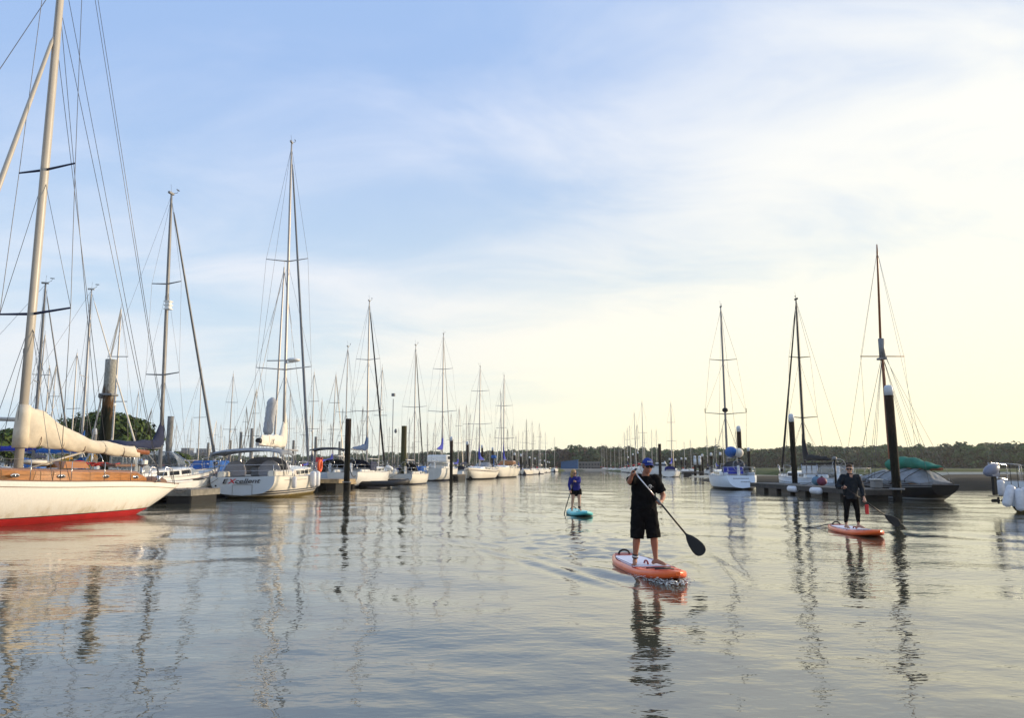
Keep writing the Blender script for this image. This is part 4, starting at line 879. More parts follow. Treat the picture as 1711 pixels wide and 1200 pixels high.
pile('square topped dark pile standing in front of the black bimini yacht', at_px(580, 53.5), zt_px(581, 700, 53.5), 0.20, PILEM)
pile('thick brown green pile beside the small motorsailer', at_px(674, 74), zt_px(675, 712, 74), 0.26, zstain('mossy_pile', (0.012, 0.012, 0.008), (0.05, 0.055, 0.02), (0.07, 0.06, 0.025), 1.2, 3.4))
for (px, py, Y, lb_) in ((754, 730, 92, 'slim dark pale capped pile left of the brown banded yacht'), (781, 738, 112, 'dark pale capped pile behind the mast of the brown banded yacht'), (805.5, 744, 122, 'dark pile with a white cap just behind the brown banded yacht stern'), (823, 748, 124, 'dark pale capped pile at the stern of the violet blue covered yacht')):
    pile(lb_, at_px(px, Y), zt_px(px, py, Y), 0.19 if px < 800 else 0.17, cap=True)
for (px, py, Y, lb_) in ((280, 696, 45, 'slim grey pile right of the navy sail cover'), (154, 716, 60, 'short pale capped pile in front of the round tree'), (400, 722, 90, 'grey pile above the left of the grey bimini'), (418, 716, 85, 'taller grey pile above the right of the grey bimini'), (383, 736, 100, 'shortest grey pile above the grey bimini'), (346, 740, 105, 'short grey pile at the left corner of the grey bimini'), (526, 730, 95, 'grey pile beside the slanting stay right of the grey bimini yacht'), (566, 738, 120, 'grey pile above the blue boom cover'), (489, 736, 100, 'grey pile right of the white X marked sail cover')):
    pile(lb_, at_px(px, Y), zt_px(px, py, Y), 0.16 if Y > 70 else 0.17, PILEG, cap=(px == 154), group='grey piles in the marina')
ORD = ['first', 'second', 'third', 'fourth', 'fifth', 'sixth', 'seventh', 'eighth', 'ninth', 'tenth', 'eleventh', 'twelfth']
for i, (px, py, Y) in enumerate(((860, 757, 150), (870.5, 759, 155), (885, 763, 190), (894, 765, 205), (903, 768, 230), (910, 769, 245), (915, 771, 260), (918, 772, 265))):
    pile('slim white topped pile, %s beyond the violet blue covered yacht in the left row' % ORD[i], at_px(px, Y), zt_px(px, py, Y), 0.2, cap=True, group='far piles of the left row')
def warp(a, b_, sag, label, r=0.016):
    a, b_ = Vector(a), Vector(b_); k = MB(); k.tube([(b_-a)*(q/8)+Vector((0, 0, -sag*math.sin(math.pi*q/8))) for q in range(9)], r, 5)
    return tag(k.build('mooring_rope', ROPE, None, loc=a), label, 'rope', 'mooring ropes')
warp((-13.35, 29.2, 1.05), (-15.2, 35.6, 0.68), 0.25, 'dark mooring rope from the classic yacht stern back to the grey pontoon')
warp((-15.6, 40.3, 1.1), (-15.6, 36.4, 0.68), 0.2, 'dark mooring rope from the stern of the lettered yacht to the grey pontoon')
warp((-11.65, 53.5, 2.3), (-12.6, 61.5, 1.1), 0.7, 'sagging mooring rope from the mossy dark pile to the side on yacht', 0.03)
warp((-10.6, 72.0, 1.2), (-11.6, 70.0, 0.6), 0.1, 'short mooring rope from the motorsailer to its pontoon', 0.02)
warp((18.9, 47.0, 1.0), (17.7, 46.2, 0.6), 0.1, 'short mooring rope from the black masted yacht to the dark pontoon')
# right side
pontoon('pontoon', 'long dark pontoon running away from the thick black pile to the slim capped pile', (18.1, 37.6), (17.6, 53.4), 1.7, 0.55, side=DTIM, gap=2.2, fl=1.5)
pontoon('pontoon', 'short cross pontoon between the pale reverse stern yacht and the white cockpit tent yacht', (17.4, 54.2), (22.5, 55.0), 1.5, 0.5, side=DTIM)
pile('slim dark brown pile with white cap in front of the black masted yacht', at_px(1327, 47.6), zt_px(1325, 692, 47.6), 0.165, PILEM, cap=True, lean=(-0.005, 0))
pile('thickest black pile with white cap beside the green sail cover', at_px(1496, 36.9), zt_px(1492, 644, 36.9), 0.195, PILEM, cap=True, lean=(-0.012, 0))
pile('brown white capped pile behind the pale reverse stern yacht', at_px(1237, 66), zt_px(1236, 712, 66), 0.19, PILEM, cap=True)
pile('tall uncapped black pile to the right of the near man', at_px(1103, 130), zt_px(1103, 742, 130), 0.26)
pile('dark pile with white cap right of the pale reverse stern yacht', at_px(1252, 100), zt_px(1252, 748, 100), 0.19, cap=True)
for i, (px, py, Y) in enumerate(((1050, 763, 230), (1058, 758, 200), (1066, 755, 190), (1111, 771, 180), (1119, 766, 185), (1129, 767, 190), (1139, 765, 185), (1146, 765, 180), (1174, 759, 140), (1189, 757, 130), (1204, 756, 125), (1218, 756, 120))):
    pile('slim white topped pile before the wooded hill, %s counted from the left' % ORD[i], at_px(px, Y), zt_px(px, py, Y), 0.2, cap=True, group='far piles of the right row')
for px, lb_ in ((1161.5, 'left one of two piles with long white sleeves before the wooded hill'), (1169.5, 'right one of two piles with long white sleeves before the wooded hill')):
    b0 = at_px(px, 135); zt = zt_px(px, 762, 135); o = pile(lb_, b0, zt, 0.22, cap=True); k = MB(); k.tube([(0, 0, zt-1.6), (0, 0, zt-0.5)], 0.25, 12); k.build('white_sleeve', CAPM, o)
pontoon('pontoon', 'far dark pontoon at the foot of the two white sleeved piles', (at_px(1138, 135).x, 134.5), (at_px(1172, 135).x, 134), 2.2, 0.8, side=DTIM, nplank=8)
# things on the right pontoon
lp = thing('pontoon_light', 'slim dark post with a small lamp head beside the black masted yacht', 'lamp post', PY(1397, 812, 43.0)); zt = zt_px(1395, 768, 43.0)-lp.location.z
k = MB(); k.tube([(0, 0, -0.1), (0, 0, zt)], [0.07, 0.055], 8); k.build('post', BLACKP, lp); k = MB(); k.tube([(0, 0, zt-0.02), (0, 0, zt+0.12), (0, 0, zt+0.16)], [0.13, 0.13, 0.03], 10); k.build('lamp_head', GALU, lp)
for px, py, Y, m_, r_, lb_ in ((1363, 802, 44.6, mat('faded_blue_vinyl', (0.10, 0.22, 0.32), 0.6, vary=0.4), 0.27, 'round faded blue buoy on the dark right pontoon'), (1376, 802, 43.9, mat('maroon_vinyl', (0.16, 0.02, 0.06), 0.6, vary=0.4), 0.25, 'round maroon buoy on the dark right pontoon')):
    q = PY(px, py, Y); q.x = 17.95; q.z = 0.60+r_; o = thing('mooring_buoy', lb_, 'buoy', q); k = MB(); k.ell((0, 0, 0), (r_*1.15, r_, r_), 16, 10); k.build('body', m_, o); k = MB(); k.tube([(0, 0, r_*0.9), (0, 0, r_*1.2)], 0.07, 8); k.build('eye', RUBBER, o)
for px, lb_ in ((1386, 'grey fender strapped low along the dark pontoon beside the maroon buoy'), (1350, 'grey fender strapped low along the dark pontoon beside the blue buoy')):
    q = PY(px, 822, 42.5 if px > 1370 else 46); q.x = 17.02; o = thing('pontoon_fender', lb_, 'fender', q, H90); q.z = 0.36; o.location = q; k = MB(); k.limb([(-0.5, 0, 0), (0.5, 0, 0)], 0.19, 12); k.build('body', FENDW, o)
for (px, py, lb_) in ((1455, 812, 'pale box at the foot of the tarpaulin left of the thick black pile'), (1508, 812, 'pale upright drum right of the thick black pile')):
    q = PY(px, py, 38.6); o = thing('deck_box', lb_, 'box', (18.3 if px < 1480 else 18.35, 41.0 if px < 1480 else 38.2, 0.60)); k = MB(); k.box((0, 0, 0.22), (0.45, 0.5, 0.44), bev=0.06); k.build('body', GALU if px > 1480 else WHITE2, o); k = MB(); k.box((0, 0, 0.46), (0.5, 0.55, 0.05), bev=0.02); k.build('lid', WHITE2, o)
# ================================================================== near-left clutter boats behind the classic yacht
e1 = PY(45, 770, 46)
o, h, *_ = std_boat('sailing_yacht', 'yacht with royal blue cockpit covers just behind the foot of the cream mast', (e1.x-3.0, 46.0, 0), R(20), L=10, B=3.3, fs=1.2, fm=1.2, fb=1.5, H=11.6, xm=2.9, cover=ROYAL, sprayhood=ROYAL, furl=GALU, sparm=GALU, lines=True, r0=0.09, spreaders=((0.45, 0.9),))
k = MB(); k.box((-1.2, 0, 2.0), (4.2, 2.0, 0.7), bev=0.2); k.build('boat_cover', ROYAL, o)
e2 = PY(95, 760, 50)
o, h, *_ = std_boat('sailing_yacht', 'yacht under a bright blue boom awning between the cream mast and the stout pile', (e2.x, 50.5, 0), R(12), L=10, B=3.3, fs=1.2, fm=1.2, fb=1.5, H=12.2, xm=1.2, cover=BLUE, sprayhood=BLUE, furl=SAILW, lines=True, r0=0.08, coverh=0.8, spreaders=((0.5, 0.9),))
e3 = PY(130, 765, 41.0)
wh = thing('workboat', 'white boat with blue awning and two yellow covered seats behind the varnished cabin', 'motor boat', (e3.x-0.6, 41.5, 0), R(170))
h = Hull(7.5, 2.8, 1.2, 1.15, 1.5, tran=0.85, keel_s=0.0); h.build(wh, WHITE, NAVY, NAVY, ns=16)
bimini(wh, -2.4, 0.6, 1.25, 2.75, 1.1, ROYAL, drop=0.10, name='awning')
k = MB()
for yy in (-1.2, 1.2):
    for xx in (-2.2, 0.4): k.tube([(xx, yy, 1.1), (xx, yy, 2.75)], 0.04, 6)
k.box((-0.9, 0, 2.68), (3.0, 2.4, 0.05)); k.build('awning_frame', WHITE, wh)
for xx in (-1.8, -0.2): k = MB(); k.ell((xx, 0.6, 1.75), (0.38, 0.34, 0.62), 12, 8); k.build('seat_cover', YELLOW, wh)
k = MB(); k.box((-1.0, 0.3, 1.8), (0.5, 0.6, 0.8), bev=0.1); k.build('console', BLUE, wh)
e4 = PY(222, 775, 36.4)
ms = thing('motor_boat', 'grey white launch with rounded clear windscreen behind the end of the cream boom', 'motor boat', (e4.x-0.9, 42.2, 0), R(95))
h = Hull(6.6, 2.6, 1.25, 1.2, 1.5, tran=0.85, keel_s=0.0); h.build(ms, WHITE2, NAVY, NAVY, ns=16)
canopy(ms, -1.6, 1.2, 1.05, 1.3, 1.25, CLEARV, window=False, name='clear_hood')
k = MB()
for xx in (-1.4, -0.4, 0.6): k.tube([Vector((xx, 1.08*math.cos(a), 1.3+1.22*math.sin(a)**0.75*(1 if xx < 0 else 0.8))) for a in [math.pi*j/12 for j in range(13)]], 0.02, 5)
k.build('hood_frame', STEEL, ms); k = MB(); k.box((-0.6, 0, 1.5), (2.2, 1.9, 0.4), bev=0.1); k.build('seating', GREYC, ms)
gn = thing('davit_frame', 'pale square steel gantry with a red lamp at the left edge of the marina', 'gantry', at_px(2, 44)); gn.location.z = 0.3
k = MB()
for xx in (-1.2, 0.9): k.tube([(xx, 0, 0), (xx, 0, 4.2)], 0.09, 8)
k.build('post', CREAMSPAR, gn); k = MB(); k.tube([(-1.4, 0, 4.2), (1.9, 0, 4.1)], 0.12, 8); k.build('cross_beam', CREAMSPAR, gn); k = MB(); k.ell((0.75, 0, 4.4), (0.10, 0.10, 0.13), 10, 6); k.build('lamp', RED, gn)
fg = PY(340, 790, 42)
fb_ = thing('sailing_dinghy', 'small open boat with blue cover between the brown banded bow and the grey bimini', 'boat', (fg.x-0.4, 45.5, 0), R(70))
h = Hull(6.2, 2.3, 1.25, 1.15, 1.5, tran=0.7, keel_s=0.0); h.build(fb_, WHITE, NAVY, NAVY, ns=16)
k = MB(); k.box((-0.8, 0, 1.6), (2.6, 1.9, 0.9), taper=0.6); k.build('boat_cover', BLUE, fb_); lifelines(fb_, h, n=3)
# ================================================================== background yachts
protos = {}
def proto(kind):
    L = 10.0; B = 3.3; col_ = {'bare': None, 'blue': ROYAL, 'navy': NAVY, 'white': SAILW, 'black': BLACKC}[kind]
    o = thing('moored_yacht', 'x', 'sailing yacht'); h = Hull(L, B, 1.1, 1.05, 1.45, tran=0.72, keel_s=0.1, keel_m=-0.3)
    h.build(o, WHITE if kind != 'black' else CREAM, NAVY, NAVY, ns=10)
    cabin(o, h, -1.6, 2.7, 1.05, 0.42, wins=2)
    mb = MB(); mb.tube([(0, 0, 0), (0, 0, 0.6), (0, 0, 1.0)], [0.085, 0.075, 0.05], 6); mast = mb.build('mast', ALU if kind != 'black' else GALU, o); mast.location = (0.8, 0, 1.4)
    for q, w_ in {'bare': ((0.52, 0.85),), 'black': ((0.3, 0.95), (0.53, 0.8), (0.76, 0.65))}.get(kind, ((0.42, 0.9), (0.7, 0.75))):
        k = MB(); k.add([(x_, y_, q+z_) for z_ in (-0.0022, 0.0022) for x_, y_ in ((-0.03, -w_), (0.03, -w_), (0.03, w_), (-0.03, w_))], [(0, 3, 2, 1), (4, 5, 6, 7), (0, 1, 5, 4), (1, 2, 6, 5), (2, 3, 7, 6), (3, 0, 4, 7)], 0, False); k.build('spreader', GALU, mast)
    for side in (-1, 1):
        k = MB(); k.tube([(0, side*1.35, -0.02), (0, side*0.9, 0.42), (0, side*0.75, 0.70), (0, 0, 0.99)], 0.006, 3); k.build('shroud', WIRE, mast)
    k = MB(); k.tube([(4.1, 0, 0.0), (0.03, 0, 0.985)], 0.036 if kind in ('blue', 'white', 'black') else 0.008, 4); k.build('forestay', {'blue': SAILW, 'white': GREYC, 'black': BLACKSPAR}.get(kind, WIRE), mast)
    k = MB(); k.tube([(-5.7, 0, -0.02), (0, 0, 0.99)], 0.006, 3); k.build('backstay', WIRE, mast)
    k = MB(); k.tube([(0, 0, 0.99), (0, 0, 1.035)], 0.012, 3); k.build('antenna', WIRE, mast)
    if kind in ('navy', 'white'): k = MB(); k.ell((0.18, 0, 0.40), (0.2, 0.2, 0.010), 8, 5); k.build('radar_dome', WHITE, mast)
    if kind == 'bare': k = MB(); k.box((-4.6, 0.9, 1.9), (0.05, 0.5, 0.32)); k.tube([(-4.6, 0.65, 1.1), (-4.6, 0.65, 2.1)], 0.02, 4); k.build('ensign', RED, o)
    boom(o, 0.8, 2.5, 3.6, m=ALU, vang=False)
    if col_: spar_cover(o, 0.8, 2.42, 3.5, 0.5, 0.26, 0.3, col_, collar=1.0, seed=3)
    if kind in ('navy', 'blue', 'black'): canopy(o, -2.4, -1.0, 1.0, 1.15, 0.9, col_, window=False)
    k = MB()
    for side in (-1, 1):
        for i in range(5): p = h.pt(0.12+0.19*i, h.sheer(0.12+0.19*i), side, -0.06); k.tube([p, p+Vector((0, 0, 0.6))], 0.014, 3)
        k.tube([h.pt(0.04+0.093*i, h.sheer(0.04+0.093*i), side, -0.06)+Vector((0, 0, 0.6)) for i in range(11)], 0.009, 3)
    k.build('guard_rails', STEEL, o)
    return o
def mast_of(o): return [c_ for c_ in o.children if c_.name.startswith('mast')][0]
used = {}
def far_boat(px, py, Y, kind, label, group, rz=None, lean=0.0, sc=None):
    """yacht whose mast stands at image column px with its top at py, Y metres off"""
    if kind not in protos: protos[kind] = proto(kind); o = protos[kind]
    else: o = copy_tree(protos[kind])
    p = PY(px, py, Y); H = max(6.0, p.z-1.4); sc = sc or max(0.72, min(1.25, H/12.5))
    rnd = random.Random(int(px*13+py)); rz = R(rnd.choice([75, 82, 90, 98, 262, 270, 278])+rnd.uniform(-6, 6)) if rz is None else rz
    bx = Vector((math.cos(rz), math.sin(rz), 0))*0.8*sc
    o.location = (p.x-bx.x, Y-bx.y, 0); o.rotation_euler = (R(rnd.uniform(-1, 1)), R(rnd.uniform(-0.8, 0.8)), rz); o.scale = (sc, sc, sc)
    m_ = mast_of(o); m_.scale = (1, 1, (p.z/sc-1.4)); o['label'] = label; o['group'] = group
    return o
KG = ['bare', 'navy', 'blue', 'white', 'bare', 'black']
def desc(kind): return {'bare': 'bare boom', 'navy': 'navy sail cover', 'blue': 'royal blue sail cover', 'white': 'white sail cover', 'black': 'black sail cover'}[kind]
gA = 'yachts at the left edge behind the cream mast'
tab = [(72, 560, 70, 'navy', 'tallest mast between the cream mast and the stout pile, slanting stays crossing'), (85, 611, 85, 'bare', 'left one of a close pair of short masts right of the cream mast'), (94, 611, 88, 'white', 'right one of a close pair of short masts right of the cream mast'),
       (133, 590, 76, 'bare', 'white mast just left of the stout pile'), (205, 517, 58, 'white', 'tall pale mast between the stout pile and the navy covered yacht'), (340, 619, 92, 'bare', 'white mast right of the slanting furled sail of the navy covered yacht'),
       (389, 625, 88, 'navy', 'mast with dark stay above the left half of the grey bimini'), (471, 446, 62, 'bare', 'second tall mast close left of the EXcellent mast'), (427, 651, 105, 'white', 'thin pole like mast above the middle of the grey bimini'),
       (527, 622, 86, 'navy', 'mast with slanting dark stay right of the EXcellent mast'), (559, 626, 92, 'blue', 'short mast with wind vane midway to the blue boom cover'), (636, 614, 98, 'bare', 'mast with long spreaders right of the black furled headsail'),
       (487, 655, 120, 'bare', 'short mast just right of the EXcellent mast'), (540, 668, 118, 'white', 'short thin mast between two taller ones right of the EXcellent yacht'), (780, 677, 130, 'navy', 'thin mast left of the brown banded yacht'), (784, 705, 150, 'bare', 'shorter mast left of the brown banded yacht'),
       (839, 654, 128, 'bare', 'twin of the mast on the violet blue covered yacht')]
for px, py, Y, kd, d in tab:
    far_boat(px, py, Y, kd, 'yacht with '+d, gA if px < 250 else 'yachts moored in the left half of the marina')
rn = random.Random(21)
gB = 'small yachts packed in the rows behind the left front boats'
for i in range(44):
    px = 300+i*11.6+rn.uniform(-5, 5); Y = rn.uniform(120, 230); H = rn.uniform(9.5, 14.5); py = 780-(H-1.7)*1264/Y
    kd = rn.choice(KG); far_boat(px, max(py, 655), Y, kd, 'white yacht with '+desc(kd)+' in the packed rows behind the left boats', gB+', '+desc(kd))
for i in range(15):
    px = 20+i*18+rn.uniform(-6, 6); Y = rn.uniform(95, 150); H = rn.uniform(9.0, 12.5); py = 780-(H-1.7)*1264/Y
    kd = rn.choice(KG); far_boat(px, py, Y, kd, 'white yacht with '+desc(kd)+' glimpsed behind the classic yacht and its pile', 'yachts glimpsed behind the classic yacht, '+desc(kd))
# left row receding along the channel: column, mast top, distance
for px, py, Y in ((856, 710, 160), (848, 717, 165), (862, 727, 185), (867, 720, 170), (873, 721, 180), (879, 701, 155), (881, 722, 190), (889, 704, 165), (892, 723, 200), (900, 708, 175), (903, 721, 210), (912, 723, 215), (926, 731, 245), (818, 724, 170), (827, 718, 160), (796, 712, 170), (752, 690, 140), (724, 722, 160), (716, 733, 180), (690, 738, 190), (666, 716, 160), (657, 732, 190)):
    kd = rn.choice(KG) if px != 926 else 'bare'
    lcount = globals().get('lcount', 0)+1
    far_boat(px, py, Y, kd, ('white yacht lying last and farthest in the left row' if px == 926 else 'distant yacht with '+desc(kd)+' in the receding left row'), 'receding left row, '+desc(kd) if px != 926 else 'receding left row', rz=R(rn.uniform(-108, -92)))
# right row
ORD2 = ORD+['thirteenth', 'fourteenth', 'fifteenth', 'sixteenth', 'seventeenth', 'eighteenth', 'nineteenth', 'twentieth', 'twenty-first', 'twenty-second', 'twenty-third', 'twenty-fourth', 'twenty-fifth']
RROW = ((1119, 673, 127, 'blue', 'pale sailing yacht with royal blue sail cover right of the near man and black pile'), (1072, 671, 165, 'bare', None), (1061, 689, 180, 'bare', None), (1043, 722, 230, 'bare', None), (1047, 715, 225, 'navy', None), (1053, 711, 215, 'bare', None), (1065, 709, 200, 'white', None), (1077, 722, 210, 'blue', None), (1088, 718, 205, 'bare', None), (1096, 718, 190, 'bare', None),
        (1143, 738, 180, 'bare', None), (1154, 735, 180, 'bare', None), (1181, 729, 170, 'navy', None), (1195, 731, 165, 'blue', 'white yacht with blue cover low beside the two white sleeved piles'), (1207, 715, 140, 'bare', None), (1213, 738, 200, 'bare', None), (1230, 720, 125, 'bare', None), (1005, 741, 330, 'bare', None), (1009, 742, 320, 'bare', None), (1014, 748, 340, 'bare', None), (1020, 747, 300, 'white', None), (1027, 745, 290, 'bare', None), (1034, 741, 280, 'navy', None), (1038, 743, 270, 'bare', None))
RR_ = [q_[0] for q_ in RROW]
for px, py, Y, kd, lb_ in RROW:
    ordn = sum(1 for q_ in RR_ if q_ < px); far_boat(px, py, Y, kd, lb_ or 'yacht before the wooded hill, mast %s from the left in the right row' % ORD2[ordn], 'right row before the wooded hill, '+desc(kd) if not lb_ else 'right row', rz=R(rn.uniform(78, 98)) if px != 1119 else R(72))
# motor boats under the blue shed
for px, Y, lb_ in ((972, 330, 'long low white motor cruiser moored right of the blue shed'), (986, 325, 'dark hulled motor cruiser moored right of the blue shed'), (1100, 150, 'white motor boat half hidden beyond the shoulder of the near man')):
    p = at_px(px, Y); o = thing('motor_cruiser', lb_, 'motor boat', (p.x, Y, 0), R(165)); h = Hull(11 if Y > 200 else 7, 3.5 if Y > 200 else 2.6, 1.3, 1.3, 1.8, tran=0.9, keel_s=0); h.build(o, BLACKP if 'dark' in lb_ else WHITE, NAVY, NAVY, ns=12)
    k = MB(); k.box((-0.5, 0, 1.9), (4.5 if Y > 200 else 2.6, 2.4, 1.2), taper=0.72, bev=0); cb = k.build('cabin', WHITE2, o); k = MB(); k.box((-0.5, 0, 2.05), (4.3 if Y > 200 else 2.5, 2.36, 0.4), taper=0.86); k.build('window_band', GLASS, cb)
# ================================================================== land
MUD = mat('river_mud', (0.058, 0.047, 0.032), 0.85, spec=0.1, vary=0.4, scale=0.15, bump=0.8, bscale=1.6, stretch=(1, 2.5, 1))
SAND = mat('pale_sand', (0.42, 0.38, 0.29), 0.8, vary=0.25, scale=0.3, bump=0.3, bscale=3, stretch=(1, 3, 1))
GRASS = mat('salt_marsh_grass', (0.060, 0.095, 0.020), 0.9, spec=0.1, vary=0.45, scale=0.12, bump=0.9, bscale=2.5, col2=(0.11, 0.12, 0.04), stretch=(1, 2.5, 1))
HILLM = mat('woodland_floor', (0.035, 0.05, 0.02), 0.95, vary=0.3, scale=0.05)
def land(name, outline, z, m, label, noise=0.15, seed=1, rise=1.5):
    """low bank: outline at the waterline, rim raised inside"""
    n = len(outline); cx = sum(p[0] for p in outline)/n; cy_ = sum(p[1] for p in outline)/n; rn_ = random.Random(seed); pts = []
    for i in range(n):
        a_, b2 = outline[i], outline[(i+1) % n]; L = math.hypot(a_[0]-b2[0], a_[1]-b2[1]); kk = max(1, int(L/6))
        for j in range(kk): q = j/kk; pts.append((a_[0]+(b2[0]-a_[0])*q+rn_.uniform(-0.5, 0.5)*(j > 0), a_[1]+(b2[1]-a_[1])*q+rn_.uniform(-0.6, 0.6)*(j > 0)))
    k = MB(); rings = []
    for f, zz in ((0.0, -0.4), (0.6, 0.02), (1.2, z*0.5), (3.0, z)):
        ring = []
        for x, y in pts:
            d = Vector((cx-x, cy_-y, 0)); L = d.length; d.normalize(); q = min(f*rise, L*0.5); ring.append(Vector((x+d.x*q, y+d.y*q, zz+(rn_.uniform(-noise, noise) if zz > 0.05 else 0))))
        rings.append(ring)
    k.loft(rings); base = len(k.v)-len(pts); k.v.append((cx, cy_, z)); c_ = len(k.v)-1; N2 = len(pts)
    for i in range(N2): k.f.append((base+i, base+(i+1) % N2, c_)); k.m.append(0); k.sm.append(True)
    return tag(k.build(name, m), label, kind='structure')
gg = lambda px, py: tuple(G(px, py))[:2]
q0 = G(1565, 816)
land('mud_bank', [(q0.x-1, q0.y), (32, 58), (44, 54.0), (75, 57), (110, 62), (150, 150), (60, 118), (44, 84), (38, 70)], 0.75, MUD, 'brown mud bank exposed at low water', 0.08)
land('sand_spit', [(40, 92), (75, 84), (100, 88), (75, 95), (50, 98)], 1.02, SAND, 'pale sand spit across the mud bank', 0.02)
land('marsh', [(46, 104), (80, 96), (160, 92), (240, 130), (260, 330), (90, 330), (50, 160), (40, 126)], 1.0, GRASS, 'green salt marsh before the woods', 0.10)
land('mud_flat', [(21, 82), (36, 76), (47, 92), (50, 108), (36, 112), (24, 100)], 0.42, MUD, 'low mud flat beyond the cockpit tent yacht', 0.06)
land('sand_bar', [(30, 120), (46, 116), (52, 126), (40, 133), (29, 128)], 0.30, SAND, 'pale sand bar behind the marina', 0.02)
land('far_marsh', [(34, 190), (120, 175), (200, 330), (90, 380), (36, 300)], 0.7, GRASS, 'far marsh under the woods', 0.10, seed=4)
# far shores and the wooded hills: ground strip then trees on it
def ridge(az):
    """(distance, ground height, tree-top height) of the wood at azimuth az (radians right of +Y)"""
    px = 855+1263*math.tan(az)
    P = [(-600, 420, 756), (0, 420, 762), (280, 560, 766), (400, 620, 768), (560, 600, 766), (640, 520, 764), (690, 470, 757), (740, 460, 760), (795, 450, 756), (830, 455, 764), (850, 440, 757), (875, 430, 759), (905, 420, 765), (925, 400, 758), (945, 385, 752), (962, 375, 748), (985, 380, 753), (1010, 390, 750), (1060, 400, 752), (1110, 400, 754), (1150, 400, 755), (1190, 395, 750), (1235, 400, 750), (1275, 410, 755), (1310, 400, 748), (1350, 390, 743), (1400, 385, 747), (1450, 370, 746), (1480, 370, 743), (1520, 360, 750), (1560, 350, 746), (1620, 340, 747), (1690, 330, 741), (1760, 320, 738), (2300, 300, 736), (4000, 300, 736)]
    for (x0, d0, y0), (x1, d1, y1) in zip(P, P[1:]):
        if px <= x1: q = max(0, (px-x0)/(x1-x0)); return d0+(d1-d0)*q, y0+(y1-y0)*q
    return P[-1][1], P[-1][2]
k = MB(); rings = []; azs = [R(-62+1.0*i) for i in range(125)]
for az in azs:
    d0, py = ridge(az); zt = CAM_H+(780-py)*d0/1264; top = max(0.6, zt-9.0)
    rings.append([Vector((math.sin(az)*d/math.cos(az)*1.0, d, z)) for d, z in ((d0-75, -0.5), (d0-70, 0.5), (d0-45, 1.2), (d0-20, 1.2+(top-1.2)*0.45), (d0+20, top), (d0+90, top+1), (d0+400, top-1), (d0+900, -0.5))])
k.loft(rings[::-1], closed=False); tag(k.build('wooded_hills', HILLM), 'low hills along the far bank', kind='structure')
# foliage masses of leaf clumps
FOL = bpy.data.materials.new('foliage'); FOL.use_nodes = True; t = FOL.node_tree; pb = t.nodes['Principled BSDF']; at_ = t.nodes.new('ShaderNodeAttribute'); at_.attribute_name = 'tint'
t.links.new(at_.outputs['Color'], pb.inputs['Base Color']); pb.inputs['Roughness'].default_value = 0.75; pb.inputs['Specular IOR Level'].default_value = 0.2
pb.inputs['Subsurface Weight'].default_value = 0.0
def leaf_mass(name, trees, parent=None, label=None, kind=None, leaf=0.5, nleaf=150, seed=1, cat=None, zlo=0.35, tv=0.9):
    """trees: (x, y, z_base, z_top, radius, (r,g,b)); faces spread through each crown's shell plus a dark solid core"""
    rg = np.random.default_rng(seed); V = []; Fq = []; C = []
    for (x, y, z0, z1, r, colr) in trees:
        n = int(nleaf); nb = max(5, int(n/26)); hh = (z1-z0)
        ctr = np.stack([rg.normal(0, 0.42, nb)*r, rg.normal(0, 0.42, nb)*r, z0+hh*(zlo+(0.85-zlo)*rg.random(nb))], 1); ctr[0] = (0, 0, z0+hh*0.8); cr_ = r*(0.32+0.28*rg.random(nb)); cr_ = np.minimum(cr_, (z1-ctr[:, 2]) + 0.2*r)
        ci = rg.integers(0, nb, n); d = rg.normal(0, 1, (n, 3)); d /= np.linalg.norm(d, axis=1)[:, None]; d[:, 2] = np.where(d[:, 2] < -0.3, -d[:, 2], d[:, 2])
        p = ctr[ci]+d*cr_[ci][:, None]*(0.75+0.3*rg.random(n))[:, None]*np.array([1, 1, 0.85]); p[:, 0] += x; p[:, 1] += y
        u = rg.normal(0, 1, (n, 3)); u -= d*(u*d).sum(1)[:, None]*0.75; u /= np.linalg.norm(u, axis=1)[:, None]; w = np.cross(d, u); s_ = leaf*(0.6+0.8*rg.random(n))[:, None]
        k0 = sum(len(a_) for a_ in V); V.append(np.concatenate([p+u*s_, p+w*s_*0.7, p-u*s_, p-w*s_*0.8])); idx = np.arange(n)+k0
        Fq.append(np.stack([idx, idx+n, idx+2*n, idx+3*n], 1)); tc_ = np.array(colr)[None]*(1-tv/2+tv*rg.random((n, 1)))*(0.8+0.4*rg.random((nb, 1)))[ci]; C.append(np.tile(tc_, (4, 1)))
    V = np.concatenate(V); Fq = np.concatenate(Fq); C = np.concatenate(C)
    me_ = bpy.data.meshes.new(name); me_.vertices.add(len(V)); me_.vertices.foreach_set('co', V.ravel()); me_.loops.add(len(Fq)*4); me_.loops.foreach_set('vertex_index', Fq.ravel().astype(np.int32))
    me_.polygons.add(len(Fq)); me_.polygons.foreach_set('loop_start', (np.arange(len(Fq))*4).astype(np.int32)); me_.update(calc_edges=True)
    ca = me_.color_attributes.new('tint', 'FLOAT_COLOR', 'POINT'); ca.data.foreach_set('color', np.concatenate([C, np.ones((len(C), 1))], 1).ravel().astype(np.float32)); me_.materials.append(FOL)
    o = bpy.data.objects.new(name, me_); COL.objects.link(o); o.parent = parent
    return tag(o, label, cat, kind=kind)
rn = random.Random(5); trees = []
